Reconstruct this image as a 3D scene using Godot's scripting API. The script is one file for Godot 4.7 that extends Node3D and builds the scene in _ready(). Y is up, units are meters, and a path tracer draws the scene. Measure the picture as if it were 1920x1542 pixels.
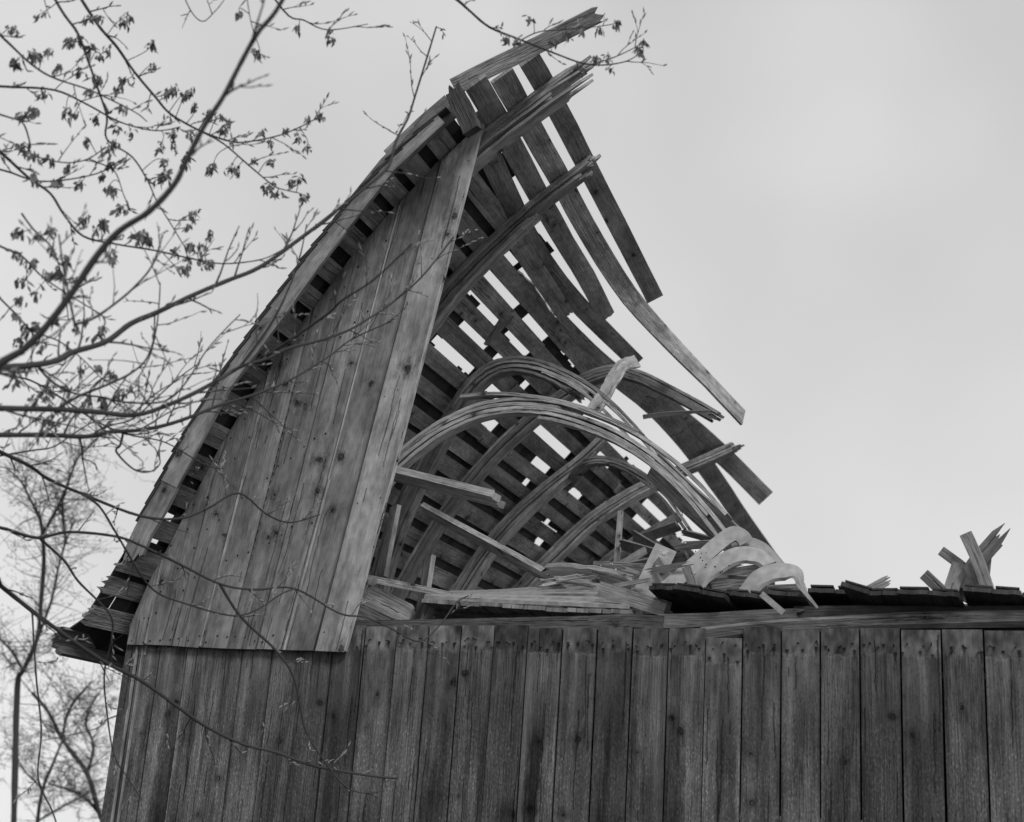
extends Node3D

# ---------------------------------------------------------------- camera numbers (photo pixels 1920 x 1542)
const YAW := 21.38768
const PITCH := 17.89081
const ROLL := 3.99724
const FOCAL := 2657.398
const EYE := Vector3(4.46608, 1.35290, 7.00686)
const TEXL := 2.6
var cam_basis: Basis
var rng := RandomNumberGenerator.new()
var M := {}
var used := {}

# ---------------------------------------------------------------- small helpers
func r(a: float, b: float) -> float:
	return rng.randf_range(a, b)

func ray(x: float, y: float) -> Vector3:
	return cam_basis * Vector3((x - 960.0) / FOCAL, -(y - 771.0) / FOCAL, -1.0)

func onz(x: float, y: float, z: float) -> Vector3:
	var d := ray(x, y)
	return EYE + d * ((z - EYE.z) / d.z)

func onx(x: float, y: float, wx: float) -> Vector3:
	var d := ray(x, y)
	return EYE + d * ((wx - EYE.x) / d.x)

func at(x: float, y: float, depth: float) -> Vector3:
	return EYE + ray(x, y) * depth

func topx(p: Vector3) -> Vector2:
	var q := cam_basis.inverse() * (p - EYE)
	return Vector2(960.0 + FOCAL * q.x / -q.z, 771.0 - FOCAL * q.y / -q.z)

# the roof shell: underside of the sheathing as a profile in the gable plane, drawn back along LAY
const LAY := Vector3(-0.04955, 0.04979, -1.0)
var S: Array[Vector2] = [Vector2(-.557, 2.40), Vector2(-.542, 2.595), Vector2(-.486, 2.766), Vector2(-.418, 2.953), Vector2(-.299, 3.219), Vector2(-.15, 3.563), Vector2(.02, 3.895), Vector2(.166, 4.119), Vector2(.372, 4.438), Vector2(.517, 4.649), Vector2(.676, 4.858), Vector2(.795, 5.016), Vector2(.997, 5.228), Vector2(1.169, 5.391), Vector2(1.418, 5.605), Vector2(1.75, 5.84), Vector2(2.0, 6.0), Vector2(2.25, 6.13), Vector2(2.6, 6.28)]
var T: Array[float] = []

func prof(t: float) -> Vector2:
	for i in range(S.size() - 1):
		if t <= T[i + 1] or i == S.size() - 2:
			return S[i].lerp(S[i + 1], (t - T[i]) / (T[i + 1] - T[i]))
	return S[-1]

func prof_tan(t: float) -> Vector2:
	return (prof(t + 0.12) - prof(t - 0.12)).normalized()

# a point on the shell; off is inward (towards the room)
func shell(t: float, u: float, off := 0.0) -> Vector3:
	var p := prof(t)
	var e := prof_tan(t)
	p += Vector2(e.y, -e.x) * off
	return Vector3(p.x, p.y, 0) + LAY * u

func shell_side(t: float) -> Vector3:
	var e := prof_tan(t)
	return Vector3(e.x, e.y, 0)

func hit(x: float, y: float, off := 0.0) -> Vector2:
	var d := ray(x, y)
	var l := Vector2(LAY.x, LAY.y)
	var a := Vector2(EYE.x, EYE.y) + l * EYE.z
	var b := Vector2(d.x, d.y) + l * d.z
	var best := Vector2(-1, 1e9)
	for i in range(S.size() - 1):
		var e := S[i + 1] - S[i]
		var n := Vector2(e.y, -e.x).normalized()
		var p0 := S[i] + n * off
		var det := b.x * -e.y + e.x * b.y
		if absf(det) < 1e-9:
			continue
		var q := p0 - a
		var s := (q.x * -e.y + e.x * q.y) / det
		var k := (b.x * q.y - b.y * q.x) / det
		if s > 0 and k >= -0.03 and k <= 1.03:
			var u := -(EYE.z + s * d.z)
			if u > -1.0 and u < best.y:
				best = Vector2(T[i] + k * (T[i + 1] - T[i]), u)
	return best

# ---------------------------------------------------------------- mesh builder
class MB:
	var v := PackedVector3Array()
	var n := PackedVector3Array()
	var uv := PackedVector2Array()
	var tg := PackedFloat32Array()
	var col := PackedColorArray()
	func tri(a: Vector3, b: Vector3, c: Vector3, na: Vector3, nb: Vector3, nc: Vector3, ua: Vector2, ub: Vector2, uc: Vector2, k: Color) -> void:
		var fl := (b - a).cross(c - a).dot(na + nb + nc) > 0.0
		var e1 := b - a
		var e2 := c - a
		var d1 := ub - ua
		var d2 := uc - ua
		var det := d1.x * d2.y - d2.x * d1.y
		var t := (e1 * d2.y - e2 * d1.y) / det if absf(det) > 1e-12 else e1
		t = (t - na * na.dot(t)).normalized()
		if fl:
			v.append_array([a, c, b]); n.append_array([na, nc, nb]); uv.append_array([ua, uc, ub])
		else:
			v.append_array([a, b, c]); n.append_array([na, nb, nc]); uv.append_array([ua, ub, uc])
		for i in 3:
			tg.append_array([t.x, t.y, t.z, 1.0]); col.append(k)
	func quad(a: Vector3, b: Vector3, c: Vector3, d: Vector3, nn: Vector3, ua: Vector2, ub: Vector2, uc: Vector2, ud: Vector2, k: Color) -> void:
		tri(a, b, c, nn, nn, nn, ua, ub, uc, k)
		tri(a, c, d, nn, nn, nn, ua, uc, ud, k)
	func quad2(a: Vector3, b: Vector3, c: Vector3, d: Vector3, n1: Vector3, n2: Vector3, ua: Vector2, ub: Vector2, uc: Vector2, ud: Vector2, k: Color) -> void:
		# a,b lie on row 1, c,d on row 2
		tri(a, b, c, n1, n1, n2, ua, ub, uc, k)
		tri(a, c, d, n1, n2, n2, ua, uc, ud, k)
	func mesh() -> ArrayMesh:
		var arr := []
		arr.resize(Mesh.ARRAY_MAX)
		arr[Mesh.ARRAY_VERTEX] = v
		arr[Mesh.ARRAY_NORMAL] = n
		arr[Mesh.ARRAY_TEX_UV] = uv
		arr[Mesh.ARRAY_TANGENT] = tg
		arr[Mesh.ARRAY_COLOR] = col
		var m := ArrayMesh.new()
		m.add_surface_from_arrays(Mesh.PRIMITIVE_TRIANGLES, arr)
		return m

# A board swept along pts. side = direction of its width (one vector or one per point).
# o: tone, strip, v0, jag0, jag1 (length of splinters), cols, wob (waney edge), taper
func sweep(mb: MB, pts: Array, side, w: float, th: float, o := {}) -> void:
	var jag0: float = o.get("jag0", 0.0)
	var jag1: float = o.get("jag1", 0.0)
	var cols: int = o.get("cols", 9 if (jag0 > 0 or jag1 > 0) else 1)
	var strip: int = o.get("strip", rng.randi() % 16)
	var v0: float = o.get("v0", r(0, TEXL))
	var tone: float = o.get("tone", 0.7)
	var wob: float = o.get("wob", 0.0)
	var taper: float = o.get("taper", 1.0)
	var k := Color(tone, tone, tone)
	var np := pts.size()
	var span := minf(1.0, w / 0.19) * 0.92
	var u0 := 0.04 + r(0, 0.92 - span)
	if o.has("u0"):
		u0 = o.u0
	var flip := rng.randf() < 0.5
	var j0 := []
	var j1 := []
	for j in cols + 1:
		j0.append(-pow(r(0, 1), 2.5) * 1.7 * jag0 if jag0 > 0 else 0.0)
		j1.append(pow(r(0, 1), 2.5) * 1.7 * jag1 if jag1 > 0 else 0.0)
	var top := []
	var bot := []
	var nns := []
	var sds := []
	var tts := []
	var vs := []
	var dist := 0.0
	for i in np:
		var tt: Vector3 = (pts[mini(i + 1, np - 1)] - pts[maxi(i - 1, 0)]).normalized()
		var s: Vector3 = side[i] if side is Array else side
		var nn := tt.cross(s).normalized()
		s = nn.cross(tt).normalized()
		if i > 0:
			dist += (pts[i] as Vector3).distance_to(pts[i - 1])
		vs.append((v0 + dist) / TEXL)
		nns.append(nn); sds.append(s); tts.append(tt)
		var ta := []
		var ba := []
		var ww := w * lerpf(1.0, taper, float(i) / maxf(1, np - 1))
		var la := r(-wob, wob)
		var lb := r(-wob, wob)
		for j in cols + 1:
			var f := float(j) / cols
			var p: Vector3 = pts[i] + s * ((f - 0.5) * ww + lerpf(la, lb, f))
			if i == 0:
				p += tt * j0[j]
			elif i == np - 1:
				p += tt * j1[j]
			ta.append(p + nn * th * 0.5)
			ba.append(p - nn * th * 0.5)
		top.append(ta); bot.append(ba)
	var us := []
	for j in cols + 1:
		var f := float(j) / cols
		us.append((strip + u0 + span * (1.0 - f if flip else f)) / 16.0)
	var ue := (strip + u0) / 16.0
	var uf := (strip + u0 + minf(span, th / 0.19)) / 16.0
	for i in np - 1:
		var va: float = vs[i]
		var vb: float = vs[i + 1]
		for j in cols:
			mb.quad2(top[i][j], top[i][j + 1], top[i + 1][j + 1], top[i + 1][j], nns[i], nns[i + 1], Vector2(us[j], va), Vector2(us[j + 1], va), Vector2(us[j + 1], vb), Vector2(us[j], vb), k)
			mb.quad2(bot[i][j], bot[i][j + 1], bot[i + 1][j + 1], bot[i + 1][j], -nns[i], -nns[i + 1], Vector2(us[j], va + .37), Vector2(us[j + 1], va + .37), Vector2(us[j + 1], vb + .37), Vector2(us[j], vb + .37), k)
		mb.quad2(top[i][0], bot[i][0], bot[i + 1][0], top[i + 1][0], -sds[i], -sds[i + 1], Vector2(ue, va), Vector2(uf, va), Vector2(uf, vb), Vector2(ue, vb), k)
		mb.quad2(top[i][cols], bot[i][cols], bot[i + 1][cols], top[i + 1][cols], sds[i], sds[i + 1], Vector2(ue, va), Vector2(uf, va), Vector2(uf, vb), Vector2(ue, vb), k)
	for j in cols:
		var a := Vector2(us[j], vs[0])
		var b := Vector2(us[j + 1], vs[0])
		mb.quad(top[0][j], top[0][j + 1], bot[0][j + 1], bot[0][j], -tts[0], a, b, b + Vector2(0, .008), a + Vector2(0, .008), k)
		var l := np - 1
		mb.quad(top[l][j], top[l][j + 1], bot[l][j + 1], bot[l][j], tts[l], a, b, b + Vector2(0, .008), a + Vector2(0, .008), k)

# a flat plank of any four-or-more-sided outline, thickness along nrm
func slab(mb: MB, outline: Array, nrm: Vector3, th: float, o := {}) -> void:
	var strip: int = o.get("strip", rng.randi() % 16)
	var tone: float = o.get("tone", 0.7)
	var k := Color(tone, tone, tone)
	var along: Vector3 = o.get("along", (outline[outline.size() - 1] - outline[0])).normalized()
	var across := nrm.cross(along).normalized()
	var v0: float = o.get("v0", r(0, 2))
	var c: Vector3 = outline[0]
	var lo := 1e9
	var hi := -1e9
	for p in outline:
		var x := across.dot(p - c)
		lo = minf(lo, x); hi = maxf(hi, x)
	var f := func(p: Vector3) -> Vector2:
		return Vector2((strip + 0.04 + 0.92 * (across.dot(p - c) - lo) / maxf(0.19, hi - lo)) / 16.0, (v0 + along.dot(p - c)) / TEXL)
	var h := nrm * th * 0.5
	for i in range(1, outline.size() - 1):
		mb.tri(outline[0] + h, outline[i] + h, outline[i + 1] + h, nrm, nrm, nrm, f.call(outline[0]), f.call(outline[i]), f.call(outline[i + 1]), k)
		mb.tri(outline[0] - h, outline[i] - h, outline[i + 1] - h, -nrm, -nrm, -nrm, f.call(outline[0]), f.call(outline[i]), f.call(outline[i + 1]), k)
	var mid := Vector3.ZERO
	for p in outline:
		mid += p / outline.size()
	for i in outline.size():
		var a: Vector3 = outline[i]
		var b: Vector3 = outline[(i + 1) % outline.size()]
		var nn := (b - a).cross(nrm).normalized()
		if nn.dot(a - mid) < 0:
			nn = -nn
		var ua: Vector2 = f.call(a)
		var ub: Vector2 = f.call(b)
		mb.quad(a + h, b + h, b - h, a - h, nn, ua, ub, ub + Vector2(.004, .004), ua + Vector2(.004, .004), k)

func tube(mb: MB, pts: Array, rad: Array, sides := 6, tone := 1.0) -> void:
	var k := Color(tone, tone, tone)
	var np := pts.size()
	var up := Vector3(0.13, 0.9, 0.31).normalized()
	var last := Vector3.ZERO
	var rows := []
	var nrs := []
	var vv := []
	var dist := 0.0
	for i in np:
		var tt: Vector3 = (pts[mini(i + 1, np - 1)] - pts[maxi(i - 1, 0)]).normalized()
		var a := tt.cross(up) if i == 0 else last - tt * last.dot(tt)
		if a.length() < 0.1:
			a = tt.cross(Vector3.RIGHT)
		a = a.normalized()
		last = a
		var b := tt.cross(a).normalized()
		if i > 0:
			dist += (pts[i] as Vector3).distance_to(pts[i - 1])
		vv.append(dist)
		var row := []
		var nr := []
		for j in sides + 1:
			var g := TAU * j / sides
			var d := a * cos(g) + b * sin(g)
			nr.append(d)
			row.append(pts[i] + d * rad[i])
		rows.append(row); nrs.append(nr)
	for i in np - 1:
		for j in sides:
			var ua := Vector2(float(j) / sides, vv[i] * 2)
			var ub := Vector2(float(j + 1) / sides, vv[i] * 2)
			var uc := Vector2(float(j + 1) / sides, vv[i + 1] * 2)
			var ud := Vector2(float(j) / sides, vv[i + 1] * 2)
			mb.tri(rows[i][j], rows[i][j + 1], rows[i + 1][j + 1], nrs[i][j], nrs[i][j + 1], nrs[i + 1][j + 1], ua, ub, uc, k)
			mb.tri(rows[i][j], rows[i + 1][j + 1], rows[i + 1][j], nrs[i][j], nrs[i + 1][j + 1], nrs[i + 1][j], ua, uc, ud, k)

# smooth path through points
func smooth(pts: Array, per := 4) -> Array:
	var out := []
	var n := pts.size()
	for i in n - 1:
		var p0: Vector3 = pts[maxi(i - 1, 0)]
		var p1: Vector3 = pts[i]
		var p2: Vector3 = pts[i + 1]
		var p3: Vector3 = pts[mini(i + 2, n - 1)]
		for j in per:
			out.append(p1.cubic_interpolate(p2, p0, p3, float(j) / per))
	out.append(pts[n - 1])
	return out

# ---------------------------------------------------------------- nodes
func numbered(called: String) -> String:
	used[called] = used.get(called, -1) + 1
	return called if used[called] == 0 else "%s_%03d" % [called, used[called]]

func thing(called: String, label: String, category: String, where := Vector3.ZERO, group := "") -> Node3D:
	var o := Node3D.new()
	o.name = numbered(called)
	add_child(o)
	o.position = where
	o.set_meta("label", label)
	o.set_meta("category", category)
	if group != "":
		o.set_meta("group", group)
	return o

func part(called: String, mb: MB, mat: Material, parent: Node3D, origin := Vector3.ZERO) -> MeshInstance3D:
	var mi := MeshInstance3D.new()
	mi.name = called
	var base := origin
	var nd := parent
	while nd != null and nd != self:
		base += nd.position
		nd = nd.get_parent() as Node3D
	for i in mb.v.size():
		mb.v[i] -= base
	mi.mesh = mb.mesh()
	mi.material_override = mat
	parent.add_child(mi, true)
	mi.position = origin
	return mi

func hold(called: String, parent: Node3D) -> Node3D:
	var o := Node3D.new()
	o.name = called
	parent.add_child(o, true)
	return o

# a loose one-piece thing
func loose(called: String, label: String, category: String, mb: MB, mat: Material, group := "") -> MeshInstance3D:
	var c := Vector3.ZERO
	var lowest := 1e9
	for p in mb.v:
		c += p / mb.v.size()
		lowest = minf(lowest, p.y)
	c.y = lowest
	for i in mb.v.size():
		mb.v[i] -= c
	var mi := MeshInstance3D.new()
	mi.name = numbered(called)
	mi.mesh = mb.mesh()
	mi.material_override = mat
	add_child(mi)
	mi.position = c
	mi.set_meta("label", label)
	mi.set_meta("category", category)
	if group != "":
		mi.set_meta("group", group)
	return mi

func structure(o: Node3D) -> void:
	o.set_meta("kind", "structure")

# ---------------------------------------------------------------- textures
func noise_bytes(seed_: int, freq: float, w: int, h: int, oct: int) -> PackedByteArray:
	var f := FastNoiseLite.new()
	f.seed = seed_
	f.noise_type = FastNoiseLite.TYPE_SIMPLEX_SMOOTH
	f.frequency = freq
	f.fractal_type = FastNoiseLite.FRACTAL_FBM if oct > 1 else FastNoiseLite.FRACTAL_NONE
	f.fractal_octaves = oct
	var im := f.get_seamless_image(w, h, false, false, 0.12, true)
	im.convert(Image.FORMAT_L8)
	if h != 1024 or w != 1024:
		# three copies stacked, so that the stretched grain still joins end to end
		var big := Image.create(w, h * 3, false, Image.FORMAT_L8)
		for k in 3:
			big.blit_rect(im, Rect2i(0, 0, w, h), Vector2i(0, h * k))
		big.resize(1024, 3072, Image.INTERPOLATE_CUBIC)
		im = big.get_region(Rect2i(0, 1024, 1024, 1024))
	return im.get_data()

# 16 boards side by side, each 0.19 m x 2.6 m. wall = outdoor siding with its once covered top band
func wood_maps(seed_: int, wall: bool) -> Array:
	var g := RandomNumberGenerator.new()
	g.seed = seed_
	var fib := noise_bytes(seed_ + 1, 0.22, 1024, 22, 2)
	var fine := noise_bytes(seed_ + 2, 0.45, 1024, 60, 2)
	var blot := noise_bytes(seed_ + 3, 0.016, 1024, 260, 4)
	var mott := noise_bytes(seed_ + 4, 0.06, 1024, 420, 4)
	var speck := noise_bytes(seed_ + 5, 0.35, 1024, 340, 2)
	var streak := noise_bytes(seed_ + 7, 0.038, 1024, 8, 2)
	var long_blot := noise_bytes(seed_ + 8, 0.02, 1024, 56, 4)
	var bend := noise_bytes(seed_ + 6, 0.02, 1024, 90, 2)
	var a := PackedByteArray()
	var hgt := PackedByteArray()
	a.resize(1024 * 1024)
	hgt.resize(1024 * 1024)
	var tone := []
	var ring := []
	var shift := []
	var bandh := []
	var mild := []
	var band_tone := []
	for s in 16:
		tone.append(g.randf_range(0.86, 1.12) if wall else g.randf_range(0.93, 1.06))
		ring.append(g.randf_range(16.0, 40.0))
		shift.append(g.randf_range(-0.6, 0.6))
		bandh.append(g.randf_range(47, 55))
		mild.append(g.randf_range(0.2, 1.0))
		band_tone.append(g.randf_range(0.52, 0.74))
	for y in 1024:
		var row := y * 1024
		for x in 1024:
			var i := row + x
			var s := x >> 6
			var fx := (x & 63) / 64.0 - 0.5
			var b := bend[i] / 255.0 - 0.5
			var q: float = fx - shift[s] + b * 0.55
			var rg := sin(q * absf(q) * ring[s] * 4.0 + q * ring[s] * 1.6)
			var f1 := fib[i] / 255.0 - 0.5
			var f2 := fine[i] / 255.0 - 0.5
			var bl := blot[i] / 255.0 - 0.5
			var mo := mott[i] / 255.0 - 0.5
			var sk := streak[i] / 255.0 - 0.5
			var lb := long_blot[i] / 255.0 - 0.5
			var val: float
			var h := 0.5 + f1 * 0.40 + f2 * 0.4 + rg * 0.05
			if wall:
				val = 0.60 * tone[s] * (1.0 + f1 * 0.24 + f2 * 0.18 + rg * 0.03 + bl * 0.42 + mo * 0.22 + sk * 0.50)
				var edge: float = bandh[s] + mo * 9.0 + f2 * 8.0
				if y < edge:
					# once covered by the gable boards: paler, blotched, smoother
					val = band_tone[s] * tone[s] * (1.0 + bl * 0.75 + mo * 0.6 + f2 * 0.14)
					h = 0.55 + f2 * 0.2
				elif y < edge + 2.5:
					val *= 1.12
				else:
					# mildew: dark grain in patches, thickest some way down, with pale flecks
					var dn: float = clampf((y - edge - 30.0) / 160.0, 0.0, 1.0)
					var cover: float = clampf((lb * 2.0 + sk * 1.0 + mo * 0.6 + f2 * 0.5 + 0.15) * 1.5, 0.0, 1.0) * dn * mild[s]
					val *= 1.0 - 0.60 * cover
					var sp := speck[i] / 255.0 - 0.62
					if sp > 0.0:
						val *= 1.0 + sp * 1.6 * dn
					elif sp < -0.28:
						val *= 1.0 + (sp + 0.28) * 1.5
			else:
				val = 0.70 * tone[s] * (1.0 + f1 * 0.15 + f2 * 0.15 + rg * 0.02 + bl * 0.42 + mo * 0.24 + sk * 0.26)
				var sp2 := speck[i] / 255.0 - 0.7
				if sp2 > 0.0:
					val *= 1.0 - sp2 * 0.8
			a[i] = int(clampf(val, 0.02, 0.99) * 255.0)
			hgt[i] = int(clampf(h, 0, 1) * 255.0)
	# knots and drying cracks
	for s in 16:
		for kn in g.randi_range(2, 5):
			var kx := s * 64 + g.randf_range(8, 56)
			var ky := g.randf_range(70, 1015)
			var kr := g.randf_range(2.2, 5.5)
			var el := g.randf_range(0.75, 1.35)
			for dy in range(-30, 31):
				for dx in range(-22, 23):
					var x := int(kx) + dx
					var y := int(ky) + dy
					if x < s * 64 or x >= s * 64 + 64 or y < 0 or y > 1023:
						continue
					var d := sqrt(dx * dx + dy * dy * el * el * 0.55) * (1.0 + (mott[y * 1024 + x] / 255.0 - 0.5) * 1.1)
					var i := y * 1024 + x
					var v := a[i] / 255.0
					var wv := speck[i] / 255.0 - 0.5
					if d < kr:
						v *= 0.5 + 0.08 * sin(d * 2.2) + wv * 0.7
						hgt[i] = int(hgt[i] * 0.55)
					else:
						var fall := exp(-(d - kr) * 0.16)
						v *= 1.0 - fall * (0.26 + 0.10 * sin(d * 1.3 + wv * 5.0) + wv * 0.5)
					a[i] = int(clampf(v, 0.02, 0.99) * 255.0)
		for cr in g.randi_range(4, 9):
			var cx := s * 64 + g.randf_range(6, 58)
			var y0 := g.randi_range(0, 800)
			var ln := g.randi_range(18, 220)
			for y in range(y0, mini(1023, y0 + ln)):
				cx += g.randf_range(-0.28, 0.28)
				var x := clampi(int(cx), s * 64 + 1, s * 64 + 62)
				var i := y * 1024 + x
				a[i] = int(a[i] * 0.45)
				hgt[i] = 20
		if wall:
			# rust runs under the nails in the band
			for nl in 3:
				var nx := s * 64 + int([10.0, 32.0, 53.0][nl] + g.randf_range(-5, 5))
				var ny := g.randi_range(30, 46)
				var ln2 := g.randi_range(8, 26)
				for y in range(ny, ny + ln2):
					var hw := 2 if y - ny < 8 else 1
					for x in range(nx - hw, nx + hw + 1):
						if x < s * 64 or x > s * 64 + 63:
							continue
						var i := y * 1024 + x
						a[i] = int(a[i] * lerpf(0.38, 0.9, float(y - ny) / ln2 + absf(x - nx) * 0.12))
	var ia := Image.create_from_data(1024, 1024, false, Image.FORMAT_L8, a)
	var ih := Image.create_from_data(1024, 1024, false, Image.FORMAT_L8, hgt)
	ia.convert(Image.FORMAT_RGB8)
	ih.convert(Image.FORMAT_RGBA8)
	ih.bump_map_to_normal_map(3.0)
	ia.generate_mipmaps()
	return [ImageTexture.create_from_image(ia), ImageTexture.create_from_image(ih)]

func wood_mat(maps: Array, strength: float) -> StandardMaterial3D:
	var m := StandardMaterial3D.new()
	m.albedo_texture = maps[0]
	m.normal_enabled = true
	m.normal_texture = maps[1]
	m.normal_scale = strength
	m.roughness = 0.92
	m.metallic_specular = 0.25
	m.vertex_color_use_as_albedo = true
	return m

func plain_mat(lin: float, rough := 0.9) -> StandardMaterial3D:
	var m := StandardMaterial3D.new()
	m.albedo_color = Color(lin, lin, lin).linear_to_srgb()
	m.roughness = rough
	m.metallic_specular = 0.25
	m.vertex_color_use_as_albedo = true
	return m

func noisy_mat(lin0: float, lin1: float, freq: float, scale: Vector3, seed_: int) -> StandardMaterial3D:
	var m := plain_mat(1.0)
	var f := FastNoiseLite.new()
	f.seed = seed_
	f.frequency = freq
	f.fractal_octaves = 5
	var im := f.get_image(512, 512, false, false, true)
	im.convert(Image.FORMAT_L8)
	var d := im.get_data()
	var s0 := Color(lin0, lin0, lin0).linear_to_srgb().r
	var s1 := Color(lin1, lin1, lin1).linear_to_srgb().r
	for i in d.size():
		d[i] = int(255.0 * lerpf(s0, s1, d[i] / 255.0))
	im = Image.create_from_data(512, 512, false, Image.FORMAT_L8, d)
	im.convert(Image.FORMAT_RGB8)
	m.albedo_color = Color.WHITE
	m.albedo_texture = ImageTexture.create_from_image(im)
	m.uv1_triplanar = true
	m.uv1_world_triplanar = true
	m.uv1_scale = scale
	return m

# ---------------------------------------------------------------- scene
func _ready() -> void:
	rng.seed = 20240
	cam_basis = Basis.from_euler(Vector3(deg_to_rad(PITCH), deg_to_rad(YAW), deg_to_rad(ROLL)), EULER_ORDER_YXZ)
	T = [0.0]
	for i in range(1, S.size()):
		T.append(T[i - 1] + S[i].distance_to(S[i - 1]))

	var cam := Camera3D.new()
	cam.name = "camera"
	add_child(cam)
	cam.transform = Transform3D(cam_basis, EYE)
	var lens := CameraAttributesPhysical.new()
	lens.frustum_focal_length = 41.36
	lens.exposure_aperture = 41.36 / 19.0
	lens.frustum_focus_distance = 8.3
	lens.frustum_far = 900.0
	cam.attributes = lens
	cam.fov = 2.0 * rad_to_deg(atan(771.0 / FOCAL))
	cam.near = 0.05
	cam.far = 900.0
	cam.current = true

	var env := Environment.new()
	env.background_mode = Environment.BG_SKY
	var sky_m := ProceduralSkyMaterial.new()
	sky_m.sky_top_color = Color(0.64, 0.64, 0.64)
	sky_m.sky_horizon_color = Color(0.875, 0.875, 0.875)
	sky_m.sky_curve = 0.6
	sky_m.ground_bottom_color = Color(0.25, 0.25, 0.25)
	sky_m.ground_horizon_color = Color(0.6, 0.6, 0.6)
	sky_m.sun_angle_max = 1.0
	var cn := FastNoiseLite.new()
	cn.seed = 4
	cn.frequency = 0.009
	cn.fractal_octaves = 4
	var ci := cn.get_seamless_image(1024, 512, false, false, 0.2, true)
	ci.convert(Image.FORMAT_RGBA8)
	sky_m.sky_cover = ImageTexture.create_from_image(ci)
	sky_m.sky_cover_modulate = Color(0.52, 0.52, 0.52)
	var sky := Sky.new()
	sky.sky_material = sky_m
	env.sky = sky
	env.tonemap_mode = Environment.TONE_MAPPER_LINEAR
	env.tonemap_exposure = 1.0
	env.sdfgi_enabled = true
	env.ssao_enabled = true
	env.ssil_enabled = true
	var we := WorldEnvironment.new()
	we.name = "world_environment"
	we.environment = env
	add_child(we)

	var sun := DirectionalLight3D.new()
	sun.name = "sun"
	add_child(sun)
	sun.light_energy = 0.5
	sun.light_angular_distance = 18.0
	sun.shadow_enabled = true
	sun.look_at_from_position(Vector3(6, 7.5, 7), Vector3(0, 0, 0), Vector3.UP)

	var wall_maps := wood_maps(11, true)
	var wood_m := wood_maps(57, false)
	M.wall = wood_mat(wall_maps, 1.1)
	M.wood = wood_mat(wood_m, 0.85)
	M.shingle = noisy_mat(0.035, 0.10, 0.05, Vector3(3, 3, 3), 5)
	M.bark = noisy_mat(0.03, 0.13, 0.09, Vector3(9, 9, 9), 6)
	M.pale = noisy_mat(0.26, 0.52, 0.018, Vector3(1.6, 1.6, 1.6), 12)
	M.leaf = plain_mat(0.23, 0.7)
	M.leaf.backlight_enabled = true
	M.leaf.backlight = Color(0.6, 0.6, 0.6)
	M.leaf.cull_mode = BaseMaterial3D.CULL_DISABLED
	M.bud = plain_mat(0.30, 0.7)
	M.white = plain_mat(0.75)
	M.iron = plain_mat(0.02, 0.6)
	M.ground = noisy_mat(0.05, 0.12, 0.03, Vector3(0.7, 0.7, 0.7), 9)

	build_ground()
	build_barn()
	build_collapsed_roof()
	build_loose_timber()
	build_right_heap()
	build_trees()

func build_ground() -> void:
	var mb := MB.new()
	var n := 40
	var f := FastNoiseLite.new()
	f.seed = 3
	f.frequency = 0.06
	var gp := func(i: int, j: int) -> Vector3:
		var a := (float(i) / n - 0.5) * 2.0
		var b := (float(j) / n - 0.5) * 2.0
		var x := signf(a) * a * a * 420.0
		var z := signf(b) * b * b * 420.0
		return Vector3(x + 2, f.get_noise_2d(x, z) * 0.12 - 0.03, z)
	for i in n:
		for j in n:
			var a: Vector3 = gp.call(i, j)
			var b: Vector3 = gp.call(i + 1, j)
			var c: Vector3 = gp.call(i + 1, j + 1)
			var d: Vector3 = gp.call(i, j + 1)
			mb.quad(a, b, c, d, Vector3.UP, Vector2.ZERO, Vector2.RIGHT, Vector2.ONE, Vector2.DOWN, Color.WHITE)
	var mi := MeshInstance3D.new()
	mi.name = "ground"
	mi.mesh = mb.mesh()
	mi.material_override = M.ground
	add_child(mi)
	structure(mi)

# ---------------------------------------------------------------- the barn
var barn: Node3D

func build_barn() -> void:
	barn = thing("barn", "ruined plank barn with a bowed rafter roof, half of it fallen in", "barn", Vector3(2.2, 0, 0))
	build_lower_wall()
	build_gable()
	build_roof()

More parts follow.
